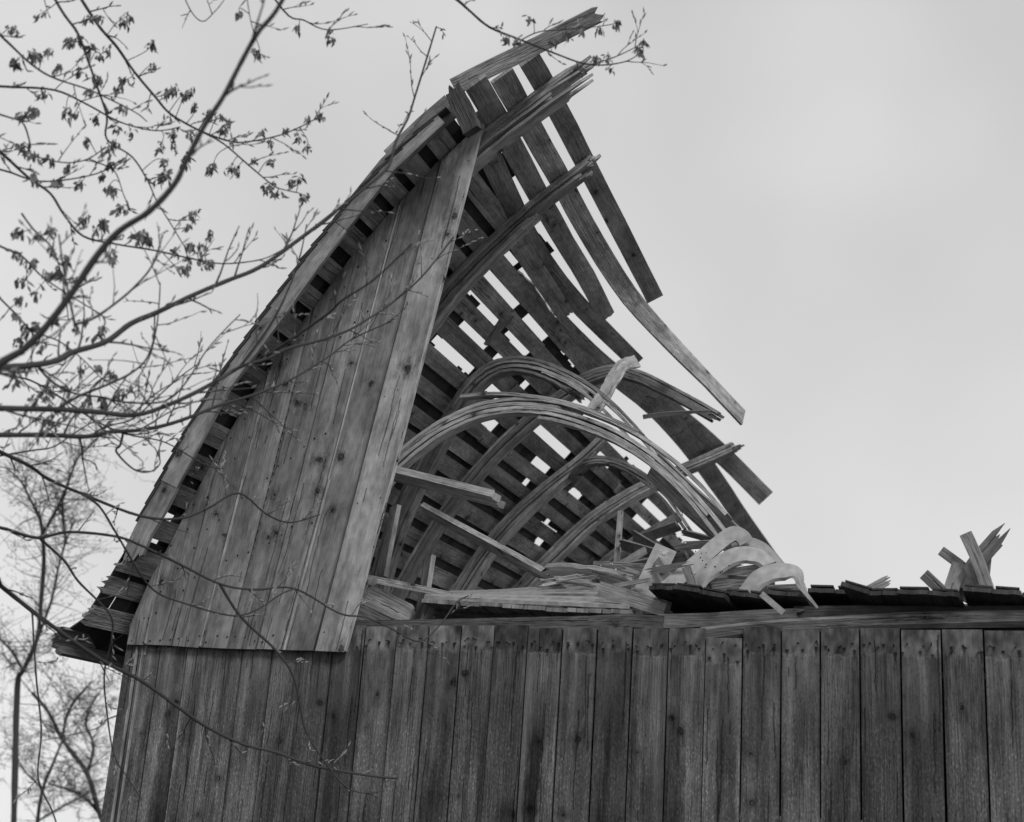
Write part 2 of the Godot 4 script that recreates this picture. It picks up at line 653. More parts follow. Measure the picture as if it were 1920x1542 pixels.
func build_lower_wall() -> void:
	var wall := hold("lower_wall", barn)
	var xs := [-0.585, -0.505, -0.36, -0.175]
	for k in 30:
		xs.append(k * 0.19)
	var nails := MB.new()
	for i in xs.size() - 1:
		var x0: float = xs[i] + 0.003 + r(0, 0.003)
		var x1: float = xs[i + 1] - 0.003 - r(0, 0.003)
		var y1 := 2.575 + r(-0.010, 0.008)
		if x0 > 2.8 and x0 < 2.9:
			y1 = 2.525
		var zz := 0.0 + r(-0.004, 0.004)
		if i == 0:
			zz = 0.02
		var mb := MB.new()
		var lean := r(-0.004, 0.004)
		var pts := [Vector3((x0 + x1) * 0.5, y1, zz - 0.011), Vector3((x0 + x1) * 0.5 + lean * 0.5, 1.9, zz - 0.011), Vector3((x0 + x1) * 0.5 + lean, 0.06, zz - 0.011)]
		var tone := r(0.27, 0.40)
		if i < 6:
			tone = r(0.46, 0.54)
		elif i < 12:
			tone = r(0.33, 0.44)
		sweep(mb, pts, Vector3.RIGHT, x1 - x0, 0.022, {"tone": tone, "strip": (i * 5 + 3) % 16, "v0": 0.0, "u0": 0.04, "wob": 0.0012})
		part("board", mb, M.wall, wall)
		for nl in 3:
			if x0 < 0.8:
				continue
			var nx := lerpf(x0, x1, [0.16, 0.5, 0.83][nl] + r(-0.08, 0.08))
			var ny := 2.45 + r(0.015, 0.06)
			var p := Vector3(nx, ny, zz)
			var ln := r(0.006, 0.035)
			tube(nails, [p, p + Vector3(r(-.3, .3), r(-.3, .2), 1.0) * ln, p + Vector3(r(-.5, .5), r(-.9, .3), 1.3) * ln], [0.003, 0.003, 0.0035], 5)
	var nn := part("nails", nails, M.iron, wall)
	nn.set_meta("kind", "stuff")
	# corner trim laths, top plates and stained timbers on the wall head
	var mb1 := MB.new()
	sweep(mb1, [Vector3(-0.502, 2.44, 0.022), Vector3(-0.502, 0.06, 0.022)], Vector3.RIGHT, 0.010, 0.016, {"tone": 0.85})
	part("corner_lath", mb1, M.wood, wall)
	var mb2 := MB.new()
	sweep(mb2, [Vector3(-0.466, 2.44, 0.016), Vector3(-0.466, 0.06, 0.016)], Vector3.RIGHT, 0.008, 0.014, {"tone": 0.8})
	part("corner_lath", mb2, M.wood, wall)
	var zs := -0.06
	var d := MB.new()
	sweep(d, wpath([[600, 1176], [820, 1174], [960, 1172], [1107, 1171], [1180, 1166], [1245, 1171]], zs), Vector3.UP, 0.07, 0.05, {"tone": 0.22, "wob": 0.006})
	part("wall_plate", d, M.wood, wall)
	d = MB.new()
	sweep(d, wpath([[1236, 1166], [1330, 1163], [1420, 1160], [1494, 1157]], -0.075), Vector3.UP, 0.072, 0.05, {"tone": 0.30, "wob": 0.004, "jag1": 0.05})
	part("wall_plate", d, M.wood, wall)
	d = MB.new()
	sweep(d, wpath([[1490, 1155], [1620, 1154], [1760, 1154], [1920, 1154], [2050, 1154]], -0.10), Vector3.UP, 0.085, 0.05, {"tone": 0.15, "wob": 0.002})
	part("wall_plate", d, M.wood, wall)
	d = MB.new()
	sweep(d, wpath([[1325, 1187], [1400, 1178], [1474, 1172], [1600, 1165], [1700, 1160], [1920, 1154], [2050, 1150]], -0.045), Vector3(0, 0.86, 0.5), 0.045, 0.04, {"tone": 0.62, "wob": 0.006, "jag0": 0.08})
	part("wall_plate", d, M.wood, wall)
	d = MB.new()
	sweep(d, wpath([[1325, 1192], [1474, 1180], [1700, 1172], [1920, 1168], [2050, 1166]], -0.06), Vector3.UP, 0.05, 0.04, {"tone": 0.12, "wob": 0.004})
	part("wall_plate", d, M.wood, wall)
	# the other walls, below the frame or hidden behind
	for side in [[Vector3(-0.57, 0, -0.03), Vector3(-0.57, 0, -14.5)], [Vector3(5.32, 0, -0.03), Vector3(5.32, 0, -14.5)], [Vector3(-0.56, 0, -14.5), Vector3(5.31, 0, -14.5)]]:
		var m := MB.new()
		var a: Vector3 = side[0]
		var b: Vector3 = side[1]
		var cnt := int(a.distance_to(b) / 0.2)
		for i in cnt:
			var p := a.lerp(b, (i + 0.5) / cnt)
			sweep(m, [p + Vector3.UP * 2.42, p + Vector3.UP * 0.06], (b - a).normalized(), a.distance_to(b) / cnt - 0.003, 0.022, {"tone": 0.5})
		part("side_wall", m, M.wood, barn).set_meta("kind", "stuff")
	var fl := MB.new()
	for i in 30:
		var x := -0.55 + 0.193 * (i + 0.5)
		sweep(fl, [Vector3(x, 2.36, -0.03), Vector3(x, 2.36, -14.4)], Vector3.RIGHT, 0.19, 0.03, {"tone": 0.5})
	part("loft_floor", fl, M.wood, barn).set_meta("kind", "stuff")

func wpath(px: Array, z: float) -> Array:
	var o := []
	for p in px:
		o.append(onz(p[0], p[1], z if p.size() < 3 else p[2]))
	return o

func build_gable() -> void:
	var gable := hold("gable_wall", barn)
	# joint lines, bottom and top pixel, of the leaning upper boards
	var J := [[[240, 1208], [250, 1163], [274, 1108], [301, 1048]], [[271.6, 1209], [304.7, 1047]], [[323.5, 1211], [401, 900], [428.7, 813]], [[375.7, 1214.6], [455, 899.6], [507, 690]], [[427, 1217], [510, 899.6], [589, 578]], [[481, 1218], [562, 899.6], [672, 468]], [[528.6, 1219.5], [616, 899.6], [750, 381]], [[591, 1220.5], [673.4, 900], [828, 301]], [[646, 1223], [733, 900], [905, 231]]]
	var z := 0.034
	for i in 8:
		var L: Array = J[i]
		var R: Array = J[i + 1]
		var zz := z + r(-0.003, 0.003) + (0.006 if i % 2 == 0 else 0.0)
		if i == 7:
			zz = z + 0.022
		var ol := []
		for p in L:
			ol.append(onz(p[0] + (1.5 if i > 0 else 0.0), p[1], zz))
		var rr := []
		for p in R:
			rr.append(onz(p[0] - (3.4 if i == 6 else (1.5 if i < 7 else 0.0)), p[1], zz))
		rr.reverse()
		# keep the lower ends level with a little unevenness
		var dy := r(-0.006, 0.006)
		ol[0].y += dy
		rr[-1].y += dy
		# tuck the arched top against the sheathing
		var mb := MB.new()
		var al: Vector3 = (rr[0] - rr[-1])
		slab(mb, ol + rr, Vector3.BACK, 0.022, {"tone": 0.78 if i == 7 else r(0.46, 0.53), "along": al, "strip": (i * 3 + 2) % 16})
		part("board", mb, M.wood, gable)
	for i in range(1, 8):
		var tq := []
		for p in J[i]:
			tq.append(onz(p[0], p[1] + (8 if p == J[i][-1] else 0), -0.004))
		tq[0] += Vector3(0, 0.02, 0)
		var tm := MB.new()
		sweep(tm, tq, Vector3.RIGHT, 0.035, 0.012, {"tone": 0.48})
		part("added_backing", tm, M.wood, gable)  # strip added behind the joint so no light comes through the gap
	# added pale strips along some joints: light on the board edges, painted in
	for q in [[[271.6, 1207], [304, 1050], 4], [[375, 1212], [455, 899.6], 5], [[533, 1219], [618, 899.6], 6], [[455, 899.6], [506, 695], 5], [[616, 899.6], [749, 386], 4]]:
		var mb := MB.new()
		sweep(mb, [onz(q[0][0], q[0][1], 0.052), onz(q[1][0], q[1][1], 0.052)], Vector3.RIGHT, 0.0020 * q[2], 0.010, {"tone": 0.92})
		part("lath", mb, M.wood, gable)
	# added bright strip on the outer plank, paints the light on its edge
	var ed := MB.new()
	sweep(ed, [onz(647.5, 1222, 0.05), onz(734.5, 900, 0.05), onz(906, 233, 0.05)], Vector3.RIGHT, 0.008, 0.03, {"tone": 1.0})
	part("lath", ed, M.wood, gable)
	# nails
	var nm := MB.new()
	for i in 8:
		for row in [0.03, 0.30, 0.52, 0.78, 0.95]:
			for s in [0.14, 0.5, 0.86]:
				if rng.randf() < 0.25:
					continue
				var L: Array = J[i]
				var R: Array = J[i + 1]
				var f: float = row + r(-.012, .012)
				var a := Vector2(L[0][0], L[0][1]).lerp(Vector2(L[-1][0], L[-1][1]), f)
				var b := Vector2(R[0][0], R[0][1]).lerp(Vector2(R[-1][0], R[-1][1]), f * 0.98)
				var c := a.lerp(b, s)
				if i == 0 and f > 0.5:
					continue
				var p := onz(c.x, c.y, 0.05 if i < 7 else 0.066)
				tube(nm, [p - Vector3(0, 0, 0.008), p, p + Vector3(0, -0.003, 0.003)], [0.005, 0.005, 0.003], 6)
	part("nails", nm, M.iron, gable).set_meta("kind", "stuff")

# sheathing board given as shell coordinates
func deck_board(parent: Node3D, t: float, t2: float, u0: float, u1: float, o := {}) -> void:
	var mb := MB.new()
	var n := maxi(2, int((u1 - u0) / 0.8) + 1)
	var pts := []
	var sd := []
	var off: float = o.get("off", -0.011)
	for i in n:
		var f := float(i) / (n - 1)
		var tt := lerpf(t, t2, f)
		pts.append(shell(tt, lerpf(u0, u1, f), off))
		sd.append(shell_side(tt))
	sweep(mb, pts, sd, o.get("w", 0.14), 0.022, {"tone": o.get("tone", r(0.38, 0.68)), "wob": 0.004, "jag1": o.get("jag1", 0.0), "jag0": o.get("jag0", 0.0)})
	part("sheathing_board", mb, M.wood, parent)

# sheathing board traced along pixels: [x, y] lies on the shell, [x, y, z] at that depth
func traced_board(parent: Node3D, px: Array, w: float, o := {}) -> void:
	var pts := []
	var sd := []
	for p in px:
		if p.size() == 2:
			var h := hit(p[0], p[1])
			pts.append(shell(h.x, h.y, -0.011))
			sd.append(shell_side(h.x))
		else:
			var q := onz(p[0], p[1], p[2])
			pts.append(q)
			sd.append(null)
	for i in sd.size():
		if sd[i] == null:
			# loose ends hang with their face to the open side
			var tt: Vector3 = (pts[mini(i + 1, pts.size() - 1)] - pts[i - 1]).normalized()
			var sv: Vector3 = (EYE - pts[i]).normalized().cross(tt).normalized()
			if sv.dot(Vector3(0.86, 0.5, 0.0)) < 0:
				sv = -sv
			sd[i] = sv.lerp(Vector3(0.86, 0.5, 0.0), 0.25).normalized()
			if o.get("twist", false):
				var up_face: Vector3 = Vector3(0.5, 0.22, 0.84).cross(tt).normalized()
				if up_face.dot(sv) < 0:
					up_face = -up_face
				sd[i] = sv.lerp(up_face, clampf(float(i - 3) / 3.0, 0.0, 1.0)).normalized()
	var mb := MB.new()
	var full := smooth(pts, 3)
	var sfull := []
	for i in full.size():
		var f := float(i) / 3.0
		var k := mini(int(f), sd.size() - 2)
		sfull.append((sd[k] as Vector3).lerp(sd[k + 1], f - k))
	sweep(mb, full, sfull, w, 0.022, {"tone": o.get("tone", r(0.42, 0.6)), "wob": 0.002, "jag0": o.get("jag0", 0.0), "jag1": o.get("jag1", 0.0)})
	part("sheathing_board", mb, M.wood, parent)

# laminated bent rib: five thin plies
func rib(parent: Node3D, path: Array, side: Vector3, up_sign: float, plies: Array, tone: float) -> void:
	# path = outermost line, the plies follow inwards; plies: [first index fraction, last fraction, jag0, jag1]
	var rb := hold("rib", parent)
	var n := path.size()
	for k in plies.size():
		var pl: Array = plies[k]
		var off: float = 0.0275 * (k + 0.5) + r(0, 0.004)
		var pts := []
		var i0 := int(pl[0] * (n - 1))
		var i1 := int(pl[1] * (n - 1))
		for i in range(i0, i1 + 1):
			var tt: Vector3 = (path[mini(i + 1, n - 1)] - path[maxi(i - 1, 0)]).normalized()
			var nn := tt.cross(side).normalized() * up_sign
			pts.append(path[i] + nn * (off + 0.0035 * k * sin(i * 0.13 + k * 1.7 + path.size()) + r(-0.0012, 0.0012)))
		if pts.size() < 2:
			continue
		var mb := MB.new()
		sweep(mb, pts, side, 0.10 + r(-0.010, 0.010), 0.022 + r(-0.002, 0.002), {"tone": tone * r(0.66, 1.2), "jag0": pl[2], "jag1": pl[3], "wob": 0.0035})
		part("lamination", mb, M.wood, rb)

func shell_rib(parent: Node3D, u: float, t0: float, t1: float, plies: Array, tone: float, du := 0.0) -> void:
	var path := []
	var n := int((t1 - t0) / 0.08)
	for i in n + 1:
		var t := lerpf(t0, t1, float(i) / n)
		path.append(shell(t, u + du * maxf(0.0, t - 1.0) , 0.002))
	rib(parent, path, Vector3.BACK, 1.0 , plies, tone)

# px path: [x,y] on the shell (inner side), [x,y,z] free
func px_path(px: Array, off := 0.05) -> Array:
	var pts := []
	for p in px:
		if p.size() == 2:
			var h := hit(p[0], p[1], off)
			pts.append(shell(h.x, h.y, off))
		else:
			pts.append(onz(p[0], p[1], p[2]))
	return smooth(pts, 5)

func build_roof() -> void:
	var deck := hold("roof_deck", barn)
	# rows of sheathing, overhang included
	var rows := [.16, .35, .54, .75, .96, 1.16, 1.36, 1.57, 1.77, 1.97, 2.155, 2.355, 2.57, 2.785, 2.98, 3.155]
	for i in rows.size():
		var t: float = rows[i]
		var u := -0.33 + r(-0.02, 0.02)
		if i < 2:
			u = 0.03
		var far := 14.0
		if i >= 13:
			far = [12.0, 9.2, 4.3][i - 13]
		while u < far - 0.1:
			var e := minf(u + r(2.6, 4.4), far)
			if far - e < 0.8:
				e = far
			deck_board(deck, t + r(-.014, .014), t + r(-.014, .014), u, e, {"w": 0.132 + r(-.018, .012), "jag1": 0.06 if e == far and far < 14 else 0.0})
			u = e + 0.004
	# upper boards traced one by one
	deck_board(deck, 3.355, 3.36, -0.32, 3.3, {"tone": 0.6})
	deck_board(deck, 3.365, 3.34, 3.31, 4.6, {"tone": 0.55, "jag1": 0.1})
	deck_board(deck, 3.57, 3.56, -0.30, 1.3, {"tone": 0.52})
	deck_board(deck, 3.56, 3.50, 1.31, 2.75, {"tone": 0.62, "jag1": 0.08, "off": 0.02})
	traced_board(deck, [[886, 222], [920, 295], [981, 425], [1020, 492], [1064, 548], [1112, 600], [1195, 682]], 0.145, {"tone": 0.50})
	traced_board(deck, [[893, 156], [955, 264], [1020, 384], [1060, 455], [1100, 520], [1139, 596]], 0.145, {"tone": 0.66, "jag1": 0.02})
	traced_board(deck, [[942, 143], [997, 242], [1062, 358], [1112, 450, -1.75], [1180, 555, -2.6], [1250, 634, -3.2], [1325, 712, -3.8], [1393, 784, -4.3]], 0.15, {"tone": 0.95, "twist": true})
	traced_board(deck, [[994, 113], [1050, 212], [1105, 320], [1180, 465, -2.1], [1228, 560, -2.7]], 0.135, {"tone": 0.66})
	traced_board(deck, [[1170, 712], [1230, 762], [1290, 830], [1345, 905], [1400, 985], [1462, 1068]], 0.22, {"tone": 0.48})
	traced_board(deck, [[1206, 722], [1262, 775], [1330, 832], [1380, 878, -8.6], [1436, 935, -9.0]], 0.22, {"tone": 0.52})
	traced_board(deck, [[1045, 600], [1090, 645], [1140, 690], [1170, 712]], 0.15, {"tone": 0.48})
	# short loose lath across the deck and the split board
	traced_board(deck, [[912, 648], [950, 600], [965, 583]], 0.10, {"tone": 0.45})
	# ridge stub timber that stands out under the broken bargeboard
	var st := MB.new()
	st = plank([[853, 174, 0.42], [869, 208, 0.40], [887, 247, 0.38]], 0.10, 0.07, 0.25, {"tone": 0.20, "jag0": 0.03, "wob": 0.004})
	part("ridge_timber", st, M.wood, deck)
	# ---------------- ribs
	var tone := 0.70
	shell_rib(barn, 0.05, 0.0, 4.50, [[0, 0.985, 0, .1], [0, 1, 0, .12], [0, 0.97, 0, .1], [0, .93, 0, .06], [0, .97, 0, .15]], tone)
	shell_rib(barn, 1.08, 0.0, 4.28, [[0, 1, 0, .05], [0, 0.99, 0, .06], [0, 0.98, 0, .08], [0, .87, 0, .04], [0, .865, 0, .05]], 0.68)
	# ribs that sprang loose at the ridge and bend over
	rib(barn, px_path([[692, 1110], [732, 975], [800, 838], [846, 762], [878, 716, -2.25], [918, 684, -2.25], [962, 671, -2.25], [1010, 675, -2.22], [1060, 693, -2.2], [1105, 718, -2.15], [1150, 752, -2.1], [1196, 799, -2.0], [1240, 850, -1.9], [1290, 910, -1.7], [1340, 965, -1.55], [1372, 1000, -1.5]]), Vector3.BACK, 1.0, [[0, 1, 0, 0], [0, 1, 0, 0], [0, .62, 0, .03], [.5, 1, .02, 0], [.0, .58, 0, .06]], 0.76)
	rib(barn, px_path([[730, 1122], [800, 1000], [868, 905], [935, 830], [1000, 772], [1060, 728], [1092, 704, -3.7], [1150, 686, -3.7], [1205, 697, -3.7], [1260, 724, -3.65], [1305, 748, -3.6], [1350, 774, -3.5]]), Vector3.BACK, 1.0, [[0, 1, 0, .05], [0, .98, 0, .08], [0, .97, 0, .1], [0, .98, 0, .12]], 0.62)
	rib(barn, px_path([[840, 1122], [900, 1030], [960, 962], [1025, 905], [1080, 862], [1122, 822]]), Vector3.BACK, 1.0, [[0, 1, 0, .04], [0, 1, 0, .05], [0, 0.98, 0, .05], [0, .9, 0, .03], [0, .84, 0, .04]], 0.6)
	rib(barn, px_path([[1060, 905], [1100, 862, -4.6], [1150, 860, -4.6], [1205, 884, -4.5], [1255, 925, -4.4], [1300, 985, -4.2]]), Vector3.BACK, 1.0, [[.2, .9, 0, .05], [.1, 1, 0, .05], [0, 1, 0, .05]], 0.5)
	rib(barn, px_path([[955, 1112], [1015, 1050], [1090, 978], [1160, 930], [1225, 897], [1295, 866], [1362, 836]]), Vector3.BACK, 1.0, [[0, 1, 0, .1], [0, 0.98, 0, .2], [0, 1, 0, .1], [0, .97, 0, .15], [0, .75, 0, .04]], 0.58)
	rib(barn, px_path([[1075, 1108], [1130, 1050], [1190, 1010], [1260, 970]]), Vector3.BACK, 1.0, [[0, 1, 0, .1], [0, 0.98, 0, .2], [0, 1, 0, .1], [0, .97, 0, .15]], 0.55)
	# ---------------- bargeboard along the gable edge
	var outer := [[235, 1027], [252, 990], [279, 942], [301, 900], [348, 812], [400, 714], [459, 635], [514, 560], [570, 481], [623, 412], [679, 342], [714, 299], [770, 245], [812, 207]]
	var bo := []
	for p in outer:
		bo.append(onz(p[0], p[1], 0.36))
	var cuts := [0, 3, 5, 9, 13]
	for c in 4:
		var mb := MB.new()
		var pts := []
		var w := 0.13
		for i in range(cuts[c], cuts[c + 1] + 1):
			var tt: Vector3 = (bo[mini(i + 1, bo.size() - 1)] - bo[maxi(i - 1, 0)]).normalized()
			var inw := Vector3(tt.y, -tt.x, 0)
			pts.append(bo[i] + inw * (w * 0.5 + 0.008) + Vector3(0, 0, 0.004 * (c % 2)))
		var sd := []
		for i in pts.size():
			var tt: Vector3 = (pts[mini(i + 1, pts.size() - 1)] - pts[maxi(i - 1, 0)]).normalized()
			sd.append(Vector3(tt.y, -tt.x, 0))
		sweep(mb, pts, sd, w, 0.024, {"tone": r(0.46, 0.56), "wob": 0.002, "jag0": 0.06 if c == 0 else 0.0})
		part("barge_board", mb, M.wood, barn)
	# second layer at the top of the verge
	var m2 := MB.new()
	sweep(m2, [onz(735, 300, 0.33), onz(800, 238, 0.33), onz(850, 195, 0.31)], Vector3(0.7, -0.7, 0), 0.17, 0.02, {"tone": 0.46})
	part("barge_board", m2, M.wood, barn)
	# broken bargeboard that juts past the ridge
	var m3 := MB.new()
	m3 = plank([[850, 163, 0.44], [915, 130, 0.42], [985, 96, 0.40], [1060, 58, 0.38], [1117, 29, 0.37]], 0.098, 0.024, 0.15, {"tone": 0.80, "jag1": 0.05})
	part("barge_board", m3, M.wood, barn)
	# ---------------- eave that flares out beyond the wall
	var fp := [Vector2(-0.44, 2.86), Vector2(-0.52, 2.735), Vector2(-0.605, 2.56), Vector2(-0.80, 2.45)]
	var fs := [Vector3(-.5, -.85, 0), Vector3(-.42, -.9, 0), Vector3(-.45, -.9, 0), Vector3(-.75, -.66, 0)]
	for i in 4:
		var mb := MB.new()
		var p := Vector3(fp[i].x, fp[i].y, 0.36 + [0.0, 0.0, 0.0, 0.0][i])
		sweep(mb, [p, p + LAY * 0.5, p + LAY * 1.6], fs[i], [0.10, 0.105, 0.12, 0.11][i], 0.022, {"tone": r(0.52, 0.66), "jag0": 0.05})
		part("sheathing_board", mb, M.wood, deck)
	var fa := MB.new()
	sweep(fa, [Vector3(-0.815, 2.38, 0.33), Vector3(-0.86, 2.42, -1.2)], Vector3(0.55, -0.8, 0), 0.09, 0.024, {"tone": 0.36, "jag0": 0.04})
	part("fascia_board", fa, M.wood, barn)
	build_shingles()

const HOLES := [[894, 518, 22], [905, 535, 18], [940, 576, 18], [902, 612, 20], [890, 598, 14], [863, 645, 22], [878, 660, 20], [850, 630, 12], [954, 487, 11], [942, 498, 8], [983, 511, 9], [963, 522, 7], [992, 554, 18], [1012, 580, 22], [1034, 602, 20], [991, 636, 22], [980, 622, 14], [949, 667, 10], [1072, 656, 8], [1092, 678, 12], [813, 661, 9], [834, 696, 7], [1038, 623, 8], [1087, 612, 16], [937, 727, 17], [991, 718, 7], [911, 779, 12], [936, 791, 7], [1029, 812, 24], [1018, 800, 14], [1054, 837, 20], [939, 856, 6], [1018, 866, 12], [994, 896, 6], [1092, 742, 14], [1151, 843, 18], [1024, 987, 8], [1034, 994, 8], [1005, 1026, 6], [1226, 976, 14], [1240, 990, 14], [1212, 964, 14], [1280, 1021, 6], [1295, 1035, 6], [1084, 922, 9], [312, 957, 13], [806, 316, 6], [798, 288, 5], [280, 1075, 12]]
const OPEN := [[905, 150], [960, 300], [1000, 400], [1030, 455], [1075, 585], [1140, 655], [1190, 715], [1250, 800], [1310, 880], [1390, 990], [1450, 1060]]

func is_open(q: Vector2) -> bool:
	for h in HOLES:
		if q.distance_to(Vector2(h[0], h[1])) < h[2] * 1.2:
			return true
	if q.y < 150:
		return true
	for i in OPEN.size() - 1:
		if q.y >= OPEN[i][1] and q.y < OPEN[i + 1][1]:
			var f: float = (q.y - OPEN[i][1]) / float(OPEN[i + 1][1] - OPEN[i][1])
			return q.x > lerpf(OPEN[i][0], OPEN[i + 1][0], f)
	return false

func build_shingles() -> void:
	var mb := MB.new()
	var t := -0.02
	while t < 4.25:
		var u := -0.385
		while u < 14.2:
			var w := r(0.07, 0.19)
			var drop := false
			for e in [0.02, 0.09, 0.16, 0.22]:
				for g in [0.15, 0.5, 0.85]:
					if is_open(topx(shell(t + e, u + w * g, -0.03))):
						drop = true
			if t > 2.86 and u > 4.15 or t < 0.62 or (t > 2.66 and u > 9.0):
				drop = true
			if not drop and rng.randf() < 0.02:
				drop = true
			if t > 3.3 and u < -0.05:
				drop = t > 3.55
			if not drop:
				var a := shell(t - 0.02, u + w * 0.5, -0.052 + r(-.004, .004))
				var b := shell(t + 0.235 + r(-.03, .01), u + w * 0.5, -0.030)
				var tone := r(0.5, 1.3)
				sweep(mb, [a, b], Vector3.BACK, w - 0.006, 0.009, {"tone": tone})
			u += w
		t += 0.11
	# the flared eave
	var fl := [Vector2(-0.86, 2.43), Vector2(-0.655, 2.565), Vector2(-0.57, 2.72), Vector2(-0.50, 2.86), Vector2(-0.43, 3.0)]
	for i in 12:
		for j in 4:
			var z := 0.26 - i * 0.14 + r(-.01, .01)
			var a := Vector3(fl[j].x, fl[j].y, z)
			var b := Vector3(fl[j + 1].x, fl[j + 1].y, z)
			sweep(mb, [a - (b - a) * 0.05, b + (b - a) * 0.2], Vector3.BACK, 0.135, 0.009, {"tone": r(.5, 1.2)})
	part("shingle_layer", mb, M.shingle, barn).set_meta("kind", "stuff")

# ---------------------------------------------------------------- fallen right half of the roof
# front: pixel polyline of the near edge, board ends side by side along it
func roof_panel(called: String, label: String, front: Array, z: float, back: Vector3, tone: float, shingled := true) -> void:
	var pts := []
	for p in front:
		pts.append(onz(p[0], p[1], z if p.size() < 3 else p[2]))
	var tot := 0.0
	for i in pts.size() - 1:
		tot += (pts[i] as Vector3).distance_to(pts[i + 1])
	var n := maxi(1, int(round(tot / 0.145)))
	var o := thing(called, label, "roof panel", pts[0] + back * 0.3)
	var sh := MB.new()
	for i in n:
		var ab := []
		for e in 2:
			var want := tot * (i + e) / n
			var acc := 0.0
			for k in pts.size() - 1:
				var l: float = (pts[k] as Vector3).distance_to(pts[k + 1])
				if want <= acc + l + 1e-5 or k == pts.size() - 2:
					ab.append((pts[k] as Vector3).lerp(pts[k + 1], (want - acc) / l))
					break
				acc += l
		var c: Vector3 = (ab[0] + ab[1]) * 0.5
		var s: Vector3 = (ab[1] - ab[0])
		var f := back.normalized() * r(-0.02, 0.015)
		var mb := MB.new()
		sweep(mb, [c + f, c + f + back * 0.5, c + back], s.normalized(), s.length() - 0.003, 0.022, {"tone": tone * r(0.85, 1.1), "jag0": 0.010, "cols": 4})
		part("board", mb, M.wood, o)
		if shingled:
			var up := back.cross(s).normalized()
			if up.y < 0:
				up = -up
			var m := int(back.length() / 0.14)
			for k in m:
				var q := c + up * 0.020 + back * (float(k) / m) + f + back.normalized() * r(0.01, 0.04)
				sweep(sh, [q + up * 0.01, q + back.normalized() * 0.3], s.normalized(), s.length() * r(0.8, 0.99), 0.009, {"tone": r(.5, 1.2)})
	if shingled:
		part("shingle_layer", sh, M.shingle, o).set_meta("kind", "stuff")

func build_collapsed_roof() -> void:
	var pale := thing("roof_panel", "pale fallen sheathing panel sloping up behind the wall head, beside the gable plank", "roof panel", onz(1000, 1140, -0.22))
	var fl := [onz(806, 1120, -0.22), onz(925, 1127, -0.22), onz(1060, 1136, -0.22), onz(1186, 1141, -0.22)]
	var bl := [onz(838, 1113, -1.15), onz(940, 1109, -1.15), onz(1060, 1097, -1.2), onz(1150, 1096, -1.2)]
	for k in 5:
		var f := (k + 0.5) / 5.0
		var pp := []
		for q in 4:
			pp.append((fl[q] as Vector3).lerp(bl[q], f) + Vector3(0, r(-.004, .004), 0))
		var mb0 := MB.new()
		sweep(mb0, smooth(pp, 3), (bl[1] - fl[1]).normalized(), 0.205, 0.02, {"tone": r(0.9, 1.0), "wob": 0.002, "jag1": 0.03})
		part("board", mb0, M.pale, pale)
	for k in 10:
		var f := (k + 0.5) / 10.0
		var a: Vector3 = smooth(fl, 10)[int(f * 30)]
		a += Vector3(0, -0.028 + r(-.004, .003), 0.03 + r(-.012, .012))
		var mb0 := MB.new()
		sweep(mb0, [a, a + Vector3(-0.02, 0.0, -0.5)], Vector3(1, -0.05, 0), 0.11 + r(0, .012), 0.022, {"tone": 0.5})
		part("cleat", mb0, M.wood, pale)
	roof_panel("roof_panel", "dark shingled roof piece with a pointed corner under the curled strips", [[1215, 1101], [1280, 1103], [1345, 1116], [1362, 1120]], 0.02, Vector3(0.1, -0.16, -1.6), 0.16)  # low tone of these roof pieces paints in the shade of their undersides
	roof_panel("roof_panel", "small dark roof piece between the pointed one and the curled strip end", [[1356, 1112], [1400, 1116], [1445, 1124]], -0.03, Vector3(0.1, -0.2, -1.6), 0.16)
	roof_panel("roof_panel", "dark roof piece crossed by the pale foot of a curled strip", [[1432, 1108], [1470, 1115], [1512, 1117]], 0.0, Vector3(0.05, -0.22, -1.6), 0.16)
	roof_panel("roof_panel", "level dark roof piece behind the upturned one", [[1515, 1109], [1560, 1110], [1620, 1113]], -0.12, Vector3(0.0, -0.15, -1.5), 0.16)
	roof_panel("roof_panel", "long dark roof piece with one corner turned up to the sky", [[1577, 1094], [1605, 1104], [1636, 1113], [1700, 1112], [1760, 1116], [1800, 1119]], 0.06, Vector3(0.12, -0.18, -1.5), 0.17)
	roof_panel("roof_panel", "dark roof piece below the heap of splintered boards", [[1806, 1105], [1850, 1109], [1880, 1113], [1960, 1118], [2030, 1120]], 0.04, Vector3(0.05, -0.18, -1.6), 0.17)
	# the fallen decks go on behind, over the loft
	roof_panel("roof_panel", "wide dark fallen roof deck lying over the loft behind the wall head", [[812, 1150], [1000, 1150], [1240, 1148], [1500, 1142], [1700, 1138], [1980, 1136]], -0.42, Vector3(-0.1, 0.0, -6.0), 0.45, false)

# ---------------------------------------------------------------- loose timber
# px: [x, y, z]; roll turns the face about its length away from the camera
func plank(px: Array, w: float, th: float, roll := 0.0, o := {}) -> MB:
	var pts := []
	for p in px:
		pts.append(onz(p[0], p[1], p[2]))
	var sd := []
	for i in pts.size():
		var tt: Vector3 = (pts[mini(i + 1, pts.size() - 1)] - pts[maxi(i - 1, 0)]).normalized()
		var vd: Vector3 = (EYE - pts[i]).normalized()
		var s := tt.cross(vd).normalized().rotated(tt, roll)
		sd.append(s)
	var mb := MB.new()
	if pts.size() > 2:
		var full := smooth(pts, 5)
		var sf := []
		for i in full.size():
			var f := float(i) / 5.0
			var k := mini(int(f), sd.size() - 2)
			sf.append((sd[k] as Vector3).lerp(sd[k + 1], f - k).normalized())
		sweep(mb, full, sf, w, th, o)
	else:
		sweep(mb, pts, sd, w, th, o)
	return mb

